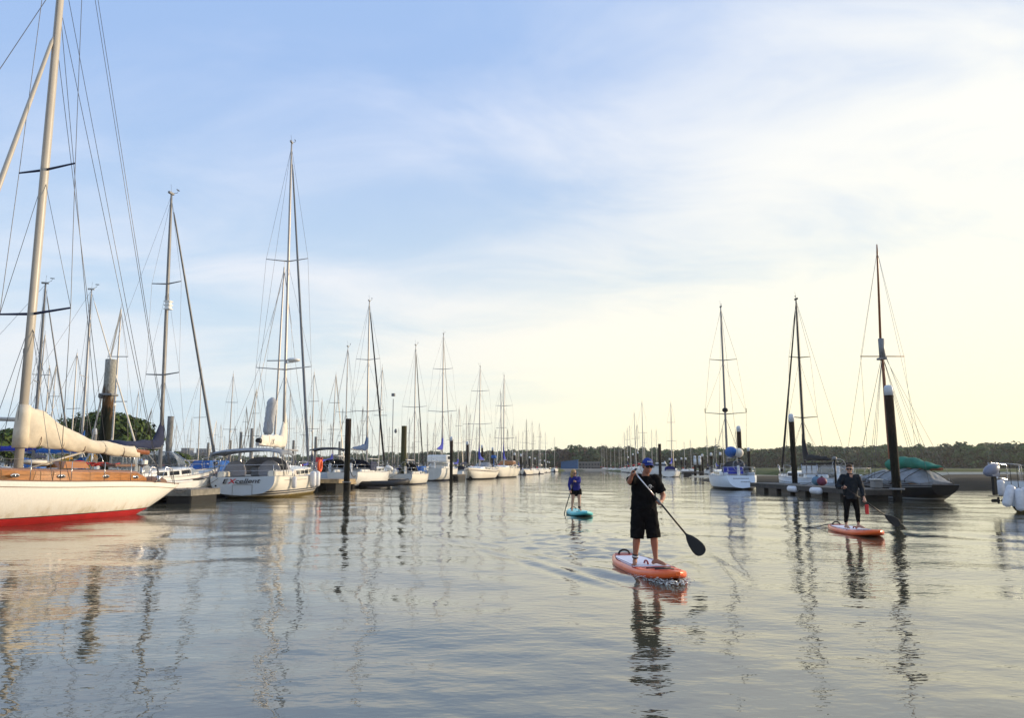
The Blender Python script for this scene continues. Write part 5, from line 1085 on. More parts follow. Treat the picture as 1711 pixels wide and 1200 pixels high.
for i in range(1900):
    az = R(rn.uniform(-40, 44)) if i > 500 else R(rn.uniform(-6, 40)); row = rn.random(); d0, py = ridge(az); zt = CAM_H+(780-py)*d0/1264; top = max(0.6, zt-9.0)
    d = d0-48+row*80; ground = 1.2 if d < d0-45 else (1.2+(top-1.2)*0.45*(d-d0+45)/25 if d < d0-20 else 1.2+(top-1.2)*(0.45+0.55*min(1, (d-d0+20)/40)))
    hgt = rn.uniform(6.5, 9.6)*(1.12 if rn.random() < 0.08 else 1); r = rn.uniform(3.0, 5.5); base = rn.choice([(0.050, 0.092, 0.022), (0.038, 0.074, 0.024), (0.066, 0.105, 0.026), (0.070, 0.070, 0.028), (0.034, 0.062, 0.026)])
    if 0.02 < az < 0.10 and rn.random() < 0.3: base = (0.08, 0.05, 0.035)
    trees.append((d*math.tan(az), d, ground, ground+hgt, r, base))
leaf_mass('far_woodland', trees, label='mixed green woodland covering the far bank', kind='stuff', leaf=0.62, nleaf=250, seed=2, zlo=0.05, tv=0.45)
# round trees near on the left, each with trunk and crown
def tree(px, Y, ztop_, rad, label, n, leaf, seed, col_=(0.055, 0.085, 0.018), z0=1.0, multi=1):
    p = at_px(px, Y); o = thing('broadleaf_tree', label, 'tree', (p.x, Y, 0)); hh = ztop_
    k = MB(); k.tube([(0, 0, z0-0.5), (0.1, 0, hh*0.35), (0, 0.1, hh*0.7)], [rad*0.07, rad*0.055, rad*0.02], 8)
    rn_ = random.Random(seed)
    for j in range(6): a = j*1.05; k.tube([(0, 0, hh*0.25+0.05*j*hh), (math.cos(a)*rad*0.5, math.sin(a)*rad*0.5, hh*0.6)], [rad*0.03, rad*0.012], 5)
    k.build('trunk', DTIM, o)
    tr = []
    for j in range(multi):
        a = rn_.uniform(0, 6.28); q = rad*0.55*math.sqrt(rn_.random()) if j else 0; hq = hh*(1-0.35*(q/rad)**1.5)
        tr.append((q*math.cos(a), q*math.sin(a), z0+0.2*hh*rn_.random(), hq*(0.9+0.1*rn_.random()), rad*0.5, col_))
    leaf_mass('crown', tr, parent=o, leaf=leaf, nleaf=n//multi, seed=seed); return o
tree(176, 92, zt_px(176, 690, 92)+0.8, 5.6, 'large round dark green tree behind the stout pile', 9000, 0.30, 3, multi=10)
tree(222, 96, zt_px(222, 708, 96), 3.0, 'right hand shoulder of the round tree clump, nearer the navy cover', 3500, 0.28, 4, multi=5)
tree(136, 98, zt_px(136, 704, 98), 2.4, 'small dark tree left of the round tree', 3000, 0.28, 5, multi=4, col_=(0.03, 0.045, 0.014))
tree(14, 80, zt_px(14, 712, 80), 3.0, 'dark tree at the left frame edge behind the pale gantry', 4000, 0.28, 6, multi=6)
tree(296, 130, zt_px(296, 752, 130), 2.4, 'low bush right of the navy covered yacht', 1600, 0.28, 7, multi=4, z0=0.6)
land('left_bank', [(-160, 84), (-60, 86), (-52, 96), (-42, 130), (-40, 190), (-60, 330), (-260, 400), (-260, 90)], 1.0, GRASS, 'grassy bank behind the left pontoons', 0.10, seed=9)
land('mid_bank', [(-70, 255), (-30, 250), (10, 262), (22, 300), (20, 370), (-120, 370), (-160, 300)], 1.2, GRASS, 'low grassy bank beyond the packed yachts', 0.10, seed=3)
# buildings
def block(px, Y, w, d, hgt, m, label, wins=True, z0=1.0, roof=None, cols=6, rows=3, name='apartment_block'):
    p = at_px(px, Y); o = thing(name, label, 'building', (p.x, Y, 0)); k = MB(); k.box((0, 0, z0+hgt/2), (w, d, hgt)); k.build('wall', m, o)
    k = MB(); k.box((0, 0, z0+hgt+0.2), (w+0.6, d+0.6, 0.4)); k.build('roof', roof or GALU, o)
    if wins:
        for c2 in range(cols):
            for r2 in range(rows):
                k = MB(); k.box((-w/2+w*(c2+0.5)/cols, -d/2-0.03, z0+hgt*(r2+0.55)/rows), (w/cols*0.55, 0.06, hgt/rows*0.45)); k.build('window', GLASS, o)
    return o
TOWN = mat('grey_town_wall', (0.20, 0.22, 0.25), 0.9, vary=0.1)
for px, py, w, lb_ in ((305, 755, 14, 'low grey town block right of the navy covered yacht'), (312, 750, 8, 'taller narrow grey town block in the far skyline'), (339, 751, 10, 'grey tower block left of the grey bimini in the far skyline'), (348, 757, 16, 'long low grey town block left of the grey bimini'), (327, 758, 14, 'low grey town block in the middle of the far skyline')):
    block(px, 760, w, 12, (780-py)*760/1264-1+1.7, TOWN, lb_, cols=4, rows=3)
bs = thing('boat_shed', 'bright blue corrugated boat shed on the far bank behind the woman', 'shed', (at_px(952, 318).x, 318, 0), R(-6))
SHED = mat('blue_cladding', (0.010, 0.095, 0.24), 0.85, vary=0.15, scale=1)
k = MB(); w_, d_, e_, r_ = 7.0, 8.0, 3.6, 4.9
k.add([(-w_/2, -d_/2, 0.3), (w_/2, -d_/2, 0.3), (w_/2, -d_/2, e_+0.8), (-w_/2, -d_/2, e_), (-w_/2, d_/2, 0.3), (w_/2, d_/2, 0.3), (w_/2, d_/2, e_+0.8), (-w_/2, d_/2, e_)], [(0, 1, 2, 3), (1, 5, 6, 2), (5, 4, 7, 6), (4, 0, 3, 7)], 0, False); k.build('wall', SHED, bs)
k = MB()
for i in range(14): k.box((-w_/2+0.25+i*0.5, -d_/2-0.03, 2.0), (0.09, 0.06, 3.3))
tag(k.build('cladding_rib', SHED, bs), kind=None)
k = MB(); k.add([(-w_/2-0.2, -d_/2-0.3, e_), (w_/2+0.2, -d_/2-0.3, e_+0.84), (w_/2+0.2, d_/2+0.3, e_+0.84), (-w_/2-0.2, d_/2+0.3, e_), (-w_/2-0.2, -d_/2-0.3, e_+0.15), (w_/2+0.2, -d_/2-0.3, e_+0.99), (w_/2+0.2, d_/2+0.3, e_+0.99), (-w_/2-0.2, d_/2+0.3, e_+0.15)], [(3, 2, 1, 0), (4, 5, 6, 7), (0, 1, 5, 4), (1, 2, 6, 5), (2, 3, 7, 6), (3, 0, 4, 7)], 0, False); k.build('roof', SHED, bs)
block(984, 325, 9.0, 4, 3.0, mat('grey_yard_wall', (0.13, 0.125, 0.12), 0.9, vary=0.3), 'low grey boatyard building right of the blue shed', cols=7, rows=2, name='boatyard_building', z0=0.3)
land('quay', [(14, 305), (44, 305), (46, 345), (12, 345)], 0.8, CONC, 'quay under the blue shed', 0.05, seed=6)
# ================================================================== paddle boards
SKIN = mat('skin', (0.36, 0.16, 0.095), 0.55, vary=0.12, scale=9, spec=0.35)
SKINP = mat('pale_skin', (0.50, 0.28, 0.19), 0.55, vary=0.12, scale=9, spec=0.35)
BORANGE = mat('orange_board_rail', (0.90, 0.075, 0.008), 0.35, vary=0.15, scale=2.2, col2=(0.94, 0.15, 0.012), coat=0.3)
BRED = mat('dark_red_board_band', (0.28, 0.012, 0.015), 0.45, vary=0.2)
BCORAL = mat('coral_board_deck', (0.90, 0.15, 0.07), 0.45, vary=0.15)
PAD = mat('pale_lilac_deck_pad', (0.66, 0.67, 0.78), 0.75, vary=0.06, bump=0.3, bscale=60)
PURP = mat('grey_purple_stripe', (0.12, 0.11, 0.17), 0.6)
TURQ = mat('turquoise_board', (0.10, 0.55, 0.56), 0.4, vary=0.15, scale=2)
TURQ2 = mat('pale_turquoise_deck', (0.35, 0.75, 0.74), 0.6, vary=0.12)
def sup(name, label, loc, rz, L=2.95, W=0.80, T=0.115, cols=(BORANGE, PAD, BRED), fancy=True):
    o = thing(name, label, 'paddleboard', loc, rz); base, pad, dark = cols
    def wid(t):  # t 0 tail .. 1 nose
        if t < 0.5: return W/2*(0.42+0.58*math.sin(math.pi/2*min(1, (t+0.02)/0.42)))if t < 0.42 else W/2
        return W/2*max(0.02, (1-((t-0.5)/0.5)**2.6))**0.62
    def rock(t): return 0.0+0.11*max(0, (t-0.62)/0.38)**2+0.03*max(0, (0.12-t)/0.12)**2
    def deck(t): return rock(t)+T
    k = MB(); rings = []
    for i in range(41):
        t = i/40; t = 0.5-0.5*math.cos(math.pi*t); x = -L/2+L*t; w_ = max(wid(t), 0.02)*(min(1, (t/0.02)**0.5) if t < 0.02 else 1); z = rock(t); e = T/2*(1 if t < 0.95 else max(0.4, 1-(t-0.95)*9)); w_ = max(w_, 0.02)
        ring = []
        for j in range(20):
            a = 2*math.pi*j/20; ca, sa = math.cos(a), math.sin(a)
            yy = (w_-min(e, w_*0.8))*math.copysign(min(1, abs(ca)*4), ca)+min(e, w_*0.8)*ca; zz = z+T/2+e*math.copysign(abs(sa)**0.8, sa)
            ring.append(Vector((x, yy, zz)))
        rings.append(ring)
    k.loft(rings, caps=True); body = k.build('hull', base, o)
    def patch(nm, t0, t1, f, m_, dz=0.006, y0=None, y1=None, n=16, par=o):
        q = MB(); A = []
        for i in range(n+1):
            t = t0+(t1-t0)*i/n; x = -L/2+L*t; hw = max(0.01, wid(t)-0.055)
            a_ = -hw*f if y0 is None else max(-hw, min(hw, y0(t))); b_ = hw*f if y1 is None else max(-hw, min(hw, y1(t)))
            A.append([Vector((x, a_, deck(t)-0.01)), Vector((x, a_, deck(t)+dz)), Vector((x, b_, deck(t)+dz)), Vector((x, b_, deck(t)-0.01))])
        q.loft(A, caps=True, smooth=False); return q.build(nm, m_, par)
    patch('deck_pad', 0.08, 0.60, 0.94, pad, 0.008)
    patch('tail_band', 0.02, 0.10, 1.0, dark, 0.010)
    patch('front_band', 0.60, 0.635, 1.0, dark, 0.009)
    if fancy:
        patch('nose_panel', 0.635, 0.95, 0.92, BCORAL, 0.006)
        for s_ in (-1, 1):
            patch('deck_stripe', 0.14, 0.57, 1, PURP, 0.011, y0=lambda t, s_=s_: s_*(0.275-0.02*t)-0.010, y1=lambda t, s_=s_: s_*(0.275-0.02*t)+0.010)
            patch('deck_stripe', 0.12, 0.59, 1, dark, 0.011, y0=lambda t, s_=s_: s_*(0.315)-0.006, y1=lambda t, s_=s_: s_*(0.315)+0.006)
            patch('nose_stripe', 0.64, 0.92, 1, dark, 0.010, y0=lambda t, s_=s_: s_*(0.18-0.10*(t-0.7)/0.22)-0.012, y1=lambda t, s_=s_: s_*(0.18-0.10*(t-0.7)/0.22)+0.012)
    d = T
    q = MB(); q.tube([Vector((-L/2+L*0.49+0.10*math.cos(a), 0, d+0.01+0.05*math.sin(a))) for a in [math.pi*j/8 for j in range(9)]], 0.016, 6); q.build('carry_handle', dark, o)
    q = MB(); q.tube([(-L/2+0.14+0.0, 0.10*math.cos(a), deck(0.04)+0.01+0.07*math.sin(a)) for a in [math.pi*j/8 for j in range(9)]], 0.018, 6); q.build('tail_handle', RUBBER, o)
    for (xa, xb) in ((0.70, 0.80),):
        P = [(-L/2+L*xa, -0.2, deck(xa)+0.02), (-L/2+L*xb, 0.15, deck(xb)+0.02), (-L/2+L*xb, -0.15, deck(xb)+0.02), (-L/2+L*xa, 0.2, deck(xa)+0.02)]
        for pa, pb in ((0, 1), (2, 3), (1, 2), (0, 3)):
            q = MB(); q.tube([P[pa], P[pb]], 0.008, 5); q.build('bungee', RUBBER, o)
    q = MB(); q.add([(-L/2+0.25, 0.006, 0.0), (-L/2+0.50, 0.006, 0.0), (-L/2+0.22, 0.006, -0.2), (-L/2+0.25, -0.006, 0.0), (-L/2+0.50, -0.006, 0.0), (-L/2+0.22, -0.006, -0.2)], [(0, 1, 2), (5, 4, 3), (0, 3, 4, 1), (1, 4, 5, 2), (2, 5, 3, 0)], 0, False); q.build('fin', RUBBER, o)
    return o
def paddle(label, p_top, p_end, tip_len=0.42, blade_n=None, w=0.10, bm=BLACKP, shaftm=None, upper=None):
    """p_top: handle, p_end: blade tip, world coordinates"""
    p_top, p_end = Vector(p_top), Vector(p_end); o = thing('paddle', label, 'paddle', p_top); d = (p_end-p_top); L = d.length; d.normalize()
    side = (blade_n or Vector((0, -1, 0))).cross(d).normalized(); nrm_ = d.cross(side).normalized()
    Lb = L-tip_len
    k = MB(); k.tube([d*(L*0.30), d*Lb], 0.0145, 8); k.build('shaft', shaftm or BLACKP, o)
    k = MB(); k.tube([Vector((0, 0, 0)), d*(L*0.36)], 0.0125, 8); k.build('upper_shaft', upper or STEEL, o)
    k = MB(); k.tube([d*(L*0.35), d*(L*0.41)], 0.021, 8); k.build('clamp', GALU, o)
    k = MB(); k.limb([-side*0.05, side*0.05], 0.017, 8); k.build('handle', RUBBER, o)
    k = MB(); rings = []
    prof = [(0, 0.015), (0.06, 0.022), (0.2, 0.055), (0.42, 0.085), (0.65, 0.10), (0.82, 0.098), (0.93, 0.075), (0.985, 0.04), (1.0, 0.012)]
    for q, ww in prof:
        c_ = d*(Lb+tip_len*q)+nrm_*0.02*q; ww *= w/0.10; th = 0.013*(1-0.6*q)+0.002
        rings.append([c_+side*(ww*math.cos(a))+nrm_*(th*math.sin(a)+0.015*(abs(math.cos(a))**2)*q) for a in [2*math.pi*j/12 for j in range(12)]])
    k.loft(rings, caps=True); k.build('blade', bm, o); return o
# ================================================================== people
def remesh(o, vox, smooth=3, disp=None, sub=False):
    r = o.modifiers.new('join', 'REMESH'); r.mode = 'VOXEL'; r.voxel_size = vox; r.use_smooth_shade = True
    s_ = o.modifiers.new('soft', 'SMOOTH'); s_.factor = 0.5; s_.iterations = smooth
    if disp:
        tx_ = bpy.data.textures.new('folds', 'CLOUDS'); tx_.noise_scale = disp[1]; tx_.noise_depth = 2
        d = o.modifiers.new('folds', 'DISPLACE'); d.texture = tx_; d.strength = disp[0]; d.mid_level = 0.5; d.texture_coords = 'LOCAL'
    return o
def add_head(k, c, M, s=1.0):
    c = Vector(c); E = lambda p, r, nu=16, nv=12: k.ell(c+M @ (Vector(p)*s), tuple(v*s for v in r), nu, nv, M=M)
    E((0, 0.012, 0.035), (0.077, 0.094, 0.086)); E((0, -0.02, -0.02), (0.064, 0.070, 0.078)); E((0, -0.045, -0.072), (0.040, 0.042, 0.034)); E((0, -0.030, -0.055), (0.052, 0.05, 0.04))
    E((0, -0.094, -0.008), (0.012, 0.018, 0.024), 8, 6); E((0, -0.088, 0.02), (0.009, 0.012, 0.025), 8, 6); E((0, -0.078, 0.038), (0.045, 0.016, 0.010), 10, 6)
    for s_ in (-1, 1): E((s_*0.078, 0.01, 0.0), (0.010, 0.020, 0.032), 8, 6); E((s_*0.035, -0.055, -0.015), (0.024, 0.024, 0.022), 8, 6)
    E((0, -0.084, -0.048), (0.022, 0.012, 0.006), 10, 6); E((0, -0.082, -0.058), (0.019, 0.012, 0.006), 10, 6)
def add_hand(k, wrist, grip, axis, s=1.0, flip=1):
    """palm beside the shaft, four curled fingers of unequal length round it and a thumb the other way"""
    wrist, grip, axis = Vector(wrist), Vector(grip), Vector(axis).normalized(); inn = (wrist-grip); inn = (inn-axis*inn.dot(axis)).normalized(); t_ = axis.cross(inn)*flip
    knuck = grip+inn*0.034*s
    k.limb([wrist, wrist.lerp(knuck, 0.55), knuck], [0.026*s, 0.034*s, 0.030*s], 12, flat=0.8)
    k.limb([knuck-axis*0.030*s, knuck+axis*0.030*s], 0.019*s, 10)
    for j, (off, ln) in enumerate(((-0.033, 3.3), (-0.011, 3.7), (0.011, 3.5), (0.032, 2.9))):
        pts = [grip+axis*off*s+(inn*math.cos(a)+t_*math.sin(a))*0.027*s for a in [0.3+ln*q/5 for q in range(6)]]
        k.limb(pts, [0.0105*s, 0.0105*s, 0.0100*s, 0.0095*s, 0.009*s, 0.0085*s], 8)
    pts = [knuck+axis*-0.040*s, grip-axis*0.045*s+(inn*0.4-t_*0.9).normalized()*0.027*s, grip-axis*0.020*s+(-inn*0.5-t_*0.8).normalized()*0.028*s]
    k.limb(pts, [0.013*s, 0.012*s, 0.010*s], 8)
def add_foot(k, ankle, toe_dir, s=1.0):
    a = Vector(ankle); d = Vector((toe_dir[0], toe_dir[1], 0)).normalized(); sd = Vector((-d.y, d.x, 0))
    k.limb([a-d*0.035*s+Vector((0, 0, -0.05)), a+d*0.02*s+Vector((0, 0, -0.035)), Vector((a.x, a.y, 0.035))+d*0.10*s, Vector((a.x, a.y, 0.022))+d*0.155*s], [0.034*s, 0.040*s, 0.032*s, 0.022*s], 12)
    k.ell((a.x-d.x*0.045, a.y-d.y*0.045, 0.028), (0.033*s, 0.033*s, 0.030*s), 10, 7)
    for j, (o_, l_) in enumerate(((-0.034, 0.19), (-0.016, 0.195), (0.0, 0.188), (0.016, 0.178), (0.030, 0.165))):
        p = Vector((a.x, a.y, 0.014))+sd*o_*s; k.limb([p+d*0.13*s, p+d*l_*s], (0.013 if j == 0 else 0.009)*s, 7)
def person(label, loc, J, rz=0.0, s=1.0, skin=SKIN, build=1.0, headM=None, legskin=True, vox=0.0065):
    """J: joints in metres from the point between the feet, x right, y away, z up"""
    o = thing('person', label, 'person', loc, rz); V = {k_: Vector(v) for k_, v in J.items()}; hM = headM or Matrix.Identity(3)
    k = MB()
    pel, ch, nk, hd = V['pelvis'], V['chest'], V['neck'], V['head']; b = build
    def ring_loft(sections, n=20):
        rings = []
        for (c_, rx, ry) in sections: rings.append([Vector(c_)+Vector((rx*math.cos(a), ry*math.sin(a), 0)) for a in [2*math.pi*j/n for j in range(n)]])
        k.loft(rings, caps=True)
    mid = pel.lerp(ch, 0.5)
    ring_loft([(pel-Vector((0, 0, 0.10)), 0.13*b, 0.10*b), (pel, 0.155*b, 0.11*b), (mid, 0.132*b, 0.095*b), (ch, 0.16*b, 0.11*b), (ch.lerp(nk, 0.6), 0.165*b, 0.095*b), (nk-Vector((0, 0, 0.01)), 0.085*b, 0.065*b)])
    k.limb([nk-Vector((0, 0, 0.04)), nk.lerp(hd, 0.6)], [0.062*b, 0.052*b], 12)
    add_head(k, hd, hM, J.get('hs', 1.0) if isinstance(J.get('hs', 1.0), float) else 1.0)
    for side in ('r', 'l'):
        sh, el, wr = V['sh_'+side], V['el_'+side], V['wr_'+side]
        k.limb([nk-Vector((0, 0, 0.04)), sh], [0.05*b, 0.055*b], 12); k.limb([sh, sh.lerp(el, 0.4), el], [0.052*b, 0.047*b, 0.038*b], 12); k.limb([el, el.lerp(wr, 0.3), wr], [0.037*b, 0.038*b, 0.024*b], 12)
        add_hand(k, wr, V['gr_'+side], V['ax_'+side], 1.0*b**0.5, 1 if side == 'r' else -1)
        hp, kn, an = V['hip_'+side], V['kn_'+side], V['an_'+side]
        k.limb([hp, hp.lerp(kn, 0.5), kn], [0.092*b, 0.080*b, 0.058*b], 14); k.limb([kn, kn.lerp(an, 0.3), kn.lerp(an, 0.75), an], [0.055*b, 0.058*b, 0.040*b, 0.034*b], 12)
        add_foot(k, an, V['toe_'+side], 1.0)
    body = k.build('body', skin, o); remesh(body, vox, 4)
    return o, V
def shell_torso(k, V, z_hem, hem_x, wx=0.19, wy=0.135, cx=0.0, neck=0.075, bulge=0.0):
    nk, ch, pel = V['neck'], V['chest'], V['pelvis']; rings = []; n = 24
    secs = [(Vector((pel.x+cx, pel.y, z_hem)), hem_x, wy+0.015), (pel.lerp(ch, 0.25)*1.0, (hem_x+wx)/2, wy+bulge), (pel.lerp(ch, 0.7), wx*0.97, wy), (ch, wx, wy), (ch.lerp(nk, 0.55), wx*0.98, wy*0.92), (ch.lerp(nk, 0.85), wx*0.72, wy*0.75), (nk+Vector((0, 0, 0.0)), neck, neck*0.9)]
    for c_, rx, ry in secs: rings.append([Vector(c_)+Vector((rx*math.cos(a), ry*math.sin(a), 0.012*math.sin(3*a) if c_[2] <= z_hem+0.001 else 0)) for a in [2*math.pi*j/n for j in range(n)]])
    k.loft(rings, caps=True)
def shades(parent, V, hM, m=BLACKP, s=1.0):
    k = MB(); c_ = V['head']
    for sx in (-1, 1): k.ell(c_+hM @ Vector((sx*0.034, -0.092, 0.012))*s, (0.033*s, 0.016*s, 0.025*s), 10, 6, M=hM); k.tube([c_+hM @ Vector((sx*0.062, -0.085, 0.022))*s, c_+hM @ Vector((sx*0.080, 0.0, 0.02))*s], 0.005, 5)
    k.tube([c_+hM @ Vector((-0.06, -0.092, 0.026)), c_+hM @ Vector((0.06, -0.092, 0.026))], 0.006, 5); k.build('sunglasses', m, parent)
def mouth(parent, V, hM): 
    k = MB(); k.ell(V['head']+hM @ Vector((0, -0.0945, -0.053)), (0.021, 0.006, 0.0045), 10, 5, M=hM); k.build('lips', mat('lip', (0.30, 0.09, 0.07), 0.5), parent)
def cuff(parent, a, kn, m=RUBBER, m2=WHITE2):
    a, kn = Vector(a), Vector(kn); d = (kn-a).normalized(); k = MB(); k.tube([a+d*0.01, a+d*0.075], 0.050, 14); c_ = k.build('leash_cuff', m, parent); k = MB(); k.tube([a+d*0.028, a+d*0.052], 0.0525, 14); k.build('cuff_band', m2, c_)
BLKT = mat('black_cotton', (0.0045, 0.0045, 0.005), 0.95, spec=0.15, vary=0.3, scale=6, bump=0.4, bscale=14)
NAVYJ = mat('dark_teal_jacket', (0.006, 0.011, 0.017), 0.75, spec=0.25, vary=0.3, bump=0.4, bscale=12)
BLUEJ = mat('cobalt_fleece', (0.013, 0.014, 0.17), 0.85, vary=0.25, bump=0.3, bscale=18)
# --- near man
DK = 0.125
rzb = math.atan2(-0.99, 0.13)
bc_ = Vector((2.21, 12.62, 0))
b1 = sup('paddleboard', 'orange railed paddleboard under the man in the blue cap', (bc_.x, bc_.y, -0.005), rzb)
mx_, my_ = 2.17, 12.50
J = dict(pelvis=(0.0, 0.0, 0.90), chest=(-0.01, -0.02, 1.20), neck=(0.015, -0.04, 1.42), head=(0.055, -0.10, 1.575), sh_r=(-0.15, -0.09, 1.39), el_r=(-0.27, -0.20, 1.33), wr_r=(-0.235, -0.28, 1.43), gr_r=(-0.215, -0.33, 1.485), ax_r=(0.25, 0.97, 0.0),
         sh_l=(0.19, -0.02, 1.37), el_l=(0.315, -0.03, 1.10), wr_l=(0.235, -0.26, 1.015), gr_l=(0.175, -0.345, 1.01), ax_l=(0.62, -0.17, -0.77), hip_r=(-0.095, 0.0, 0.86), kn_r=(-0.135, -0.03, 0.46), an_r=(-0.165, 0.03, 0.09), hip_l=(0.09, 0, 0.86), kn_l=(0.135, -0.05, 0.47), an_l=(0.165, 0.0, 0.09), toe_r=(-0.25, -1, 0), toe_l=(0.85, -0.7, 0))
hM = Matrix.Rotation(R(7), 3, 'X') @ Matrix.Rotation(R(4), 3, 'Y') @ Matrix.Rotation(R(8), 3, 'Z')
man, V = person('man in black T-shirt, black shorts and blue cap standing on the nearest orange board', (mx_, my_, DK), J, headM=hM, build=1.06)
k = MB(); shell_torso(k, V, 0.875, 0.215, wx=0.205, wy=0.145, cx=-0.02, neck=0.080)
for sd, ln in (('r', 0.85), ('l', 0.80)):
    sh, el = V['sh_'+sd], V['el_'+sd]; k.limb([V['chest'].lerp(V['neck'], 0.5), sh], [0.10, 0.085], 14); k.tube([sh, sh.lerp(el, 0.4), sh.lerp(el, ln)], [0.082, 0.076, 0.082], 14)
remesh(k.build('t_shirt', BLKT, man), 0.010, 3, (0.036, 0.075))
k = MB(); rings = []
k.limb([V['pelvis']+Vector((0, 0, 0.06)), V['pelvis']-Vector((0, 0, 0.10))], [0.155, 0.165], 16, flat=0.9)
for sd in ('r', 'l'): hp, kn = V['hip_'+sd], V['kn_'+sd]; k.tube([hp+Vector((0, 0, 0.06)), hp.lerp(kn, 0.4), kn-Vector((0, 0, 0.045))], [0.115, 0.118, 0.112], 16, flat=0.95)
remesh(k.build('shorts', BLKT, man), 0.010, 3, (0.030, 0.07))
shades(man, V, hM); mouth(man, V, hM)
CAPB = mat('blue_cap_cloth', (0.012, 0.035, 0.22), 0.8, vary=0.2)
k = MB(); c_ = V['head']; rings = []
for i in range(7):
    a = math.pi/2*i/6; rings.append([c_+hM @ Vector((0.088*math.cos(a)*math.cos(b_), 0.015+0.104*math.cos(a)*math.sin(b_), 0.045+0.098*math.sin(a)**0.9)) for b_ in [2*math.pi*j/20 for j in range(20)]])
k.loft(rings, caps=True); 
br = []
for i in range(9):
    u = -1+2*i/8; br.append([c_+hM @ Vector((0.078*u, -0.072-0.0*u, 0.052-0.012*u*u)), c_+hM @ Vector((0.076*u, -0.150+0.050*u*u, 0.050-0.022*u*u)), c_+hM @ Vector((0.076*u, -0.150+0.050*u*u, 0.044-0.022*u*u)), c_+hM @ Vector((0.078*u, -0.072, 0.042-0.012*u*u))])
k.loft(br, caps=True); cap = k.build('cap', CAPB, man)
k = MB()
for i in range(5): p = c_+hM @ Vector((-0.032+0.016*i, -0.089+0.0018*abs(i-2), 0.092)); k.box(p, (0.010, 0.006, 0.022-0.006*(i % 2)))
k.build('cap_lettering', WHITE, cap)
HAIRB = mat('brown_hair', (0.06, 0.03, 0.015), 0.8, vary=0.3, bump=0.5, bscale=40)
k = MB(); k.ell(c_+hM @ Vector((0, 0.035, 0.005)), (0.080, 0.078, 0.07), 14, 9, M=hM); k.build('hair', HAIRB, man)
# small white print on the chest
k = MB(); y_ = -0.195
pp = [(0.055, 1.245), (0.050, 1.262), (0.060, 1.278), (0.078, 1.283), (0.088, 1.272)]; k.tube([(a, y_, b_) for a, b_ in pp], 0.006, 5); k.tube([(0.092, y_, 1.277), (0.080, y_, 1.25), (0.084, y_, 1.235), (0.074, y_, 1.215)], 0.006, 5); k.tube([(0.086, y_, 1.258), (0.10, y_, 1.262)], 0.005, 5); k.tube([(0.112, y_, 1.252), (0.118, y_, 1.246)], 0.006, 5)
k.build('shirt_print', WHITE, man)
cuff(man, V['an_r'], V['kn_r'])
top = man.location+V['gr_r']+Vector((0.005, -0.0, 0.018)); tip = man.location+Vector((0.81, -0.50, 0.215))
low = man.location+V['gr_l']
paddle('black bladed paddle with a silver upper shaft held by the man in the blue cap', top, tip, 0.40, blade_n=Vector((0.1, -1, 0.1)), w=0.108)
# --- boy/young man right
b2 = sup('paddleboard', 'orange paddleboard with a trailing cord under the youth in dark clothes', (8.82, 19.65, -0.005), math.atan2(-1, -0.05), L=2.85)
J = dict(pelvis=(0.0, 0.0, 0.84), chest=(0.0, 0.0, 1.12), neck=(0.01, -0.01, 1.35), head=(-0.0, -0.04, 1.505), sh_r=(-0.17, -0.01, 1.31), el_r=(-0.315, -0.07, 1.06), wr_r=(-0.235, -0.26, 1.035), gr_r=(-0.195, -0.33, 1.05), ax_r=(0.80, 0, -0.6),
         sh_l=(0.185, 0.0, 1.30), el_l=(0.275, -0.03, 1.03), wr_l=(0.275, -0.19, 0.79), gr_l=(0.265, -0.265, 0.705), ax_l=(0.80, 0.1, -0.6), hip_r=(-0.09, 0, 0.80), kn_r=(-0.125, -0.03, 0.45), an_r=(-0.150, 0.02, 0.09), hip_l=(0.09, 0, 0.80), kn_l=(0.135, -0.03, 0.45), an_l=(0.150, 0.02, 0.09), toe_r=(0.2, -1, 0), toe_l=(0.75, -0.8, 0))
hM2 = Matrix.Rotation(R(4), 3, 'X') @ Matrix.Rotation(R(-12), 3, 'Z')
youth, V = person('barefoot youth in a dark jacket and black leggings standing on the right orange board', (8.80, 19.75, DK), J, headM=hM2, skin=SKINP, build=0.98, rz=-R(12))
k = MB(); shell_torso(k, V, 0.74, 0.165, wx=0.20, wy=0.135, neck=0.085)
for sd in ('r', 'l'):
    sh, el, wr = V['sh_'+sd], V['el_'+sd], V['wr_'+sd]; k.limb([V['chest'].lerp(V['neck'], 0.5), sh], [0.10, 0.085], 14); k.tube([sh, sh.lerp(el, 0.5), el], [0.080, 0.072, 0.062], 14); k.tube([el-(wr-el)*0.12, el, el.lerp(wr, 0.9)], [0.05, 0.062, 0.046], 14)
k.tube([V['neck']-Vector((0, 0, 0.02)), V['neck']+Vector((0, 0, 0.055))], [0.085, 0.075], 14)
remesh(k.build('jacket', NAVYJ, youth), 0.010, 3, (0.034, 0.07))
k = MB(); k.limb([V['pelvis']+Vector((0, 0, 0.05)), V['pelvis']-Vector((0, 0, 0.06))], [0.135, 0.135], 16, flat=0.85)
for sd in ('r', 'l'): hp, kn, an = V['hip_'+sd], V['kn_'+sd], V['an_'+sd]; k.tube([hp, hp.lerp(kn, 0.5), kn, kn.lerp(an, 0.3), an+Vector((0, 0, 0.05))], [0.100, 0.086, 0.064, 0.064, 0.043], 14)
remesh(k.build('leggings', BLKT, youth), 0.009, 3, (0.008, 0.08))
shades(youth, V, hM2); mouth(youth, V, hM2)
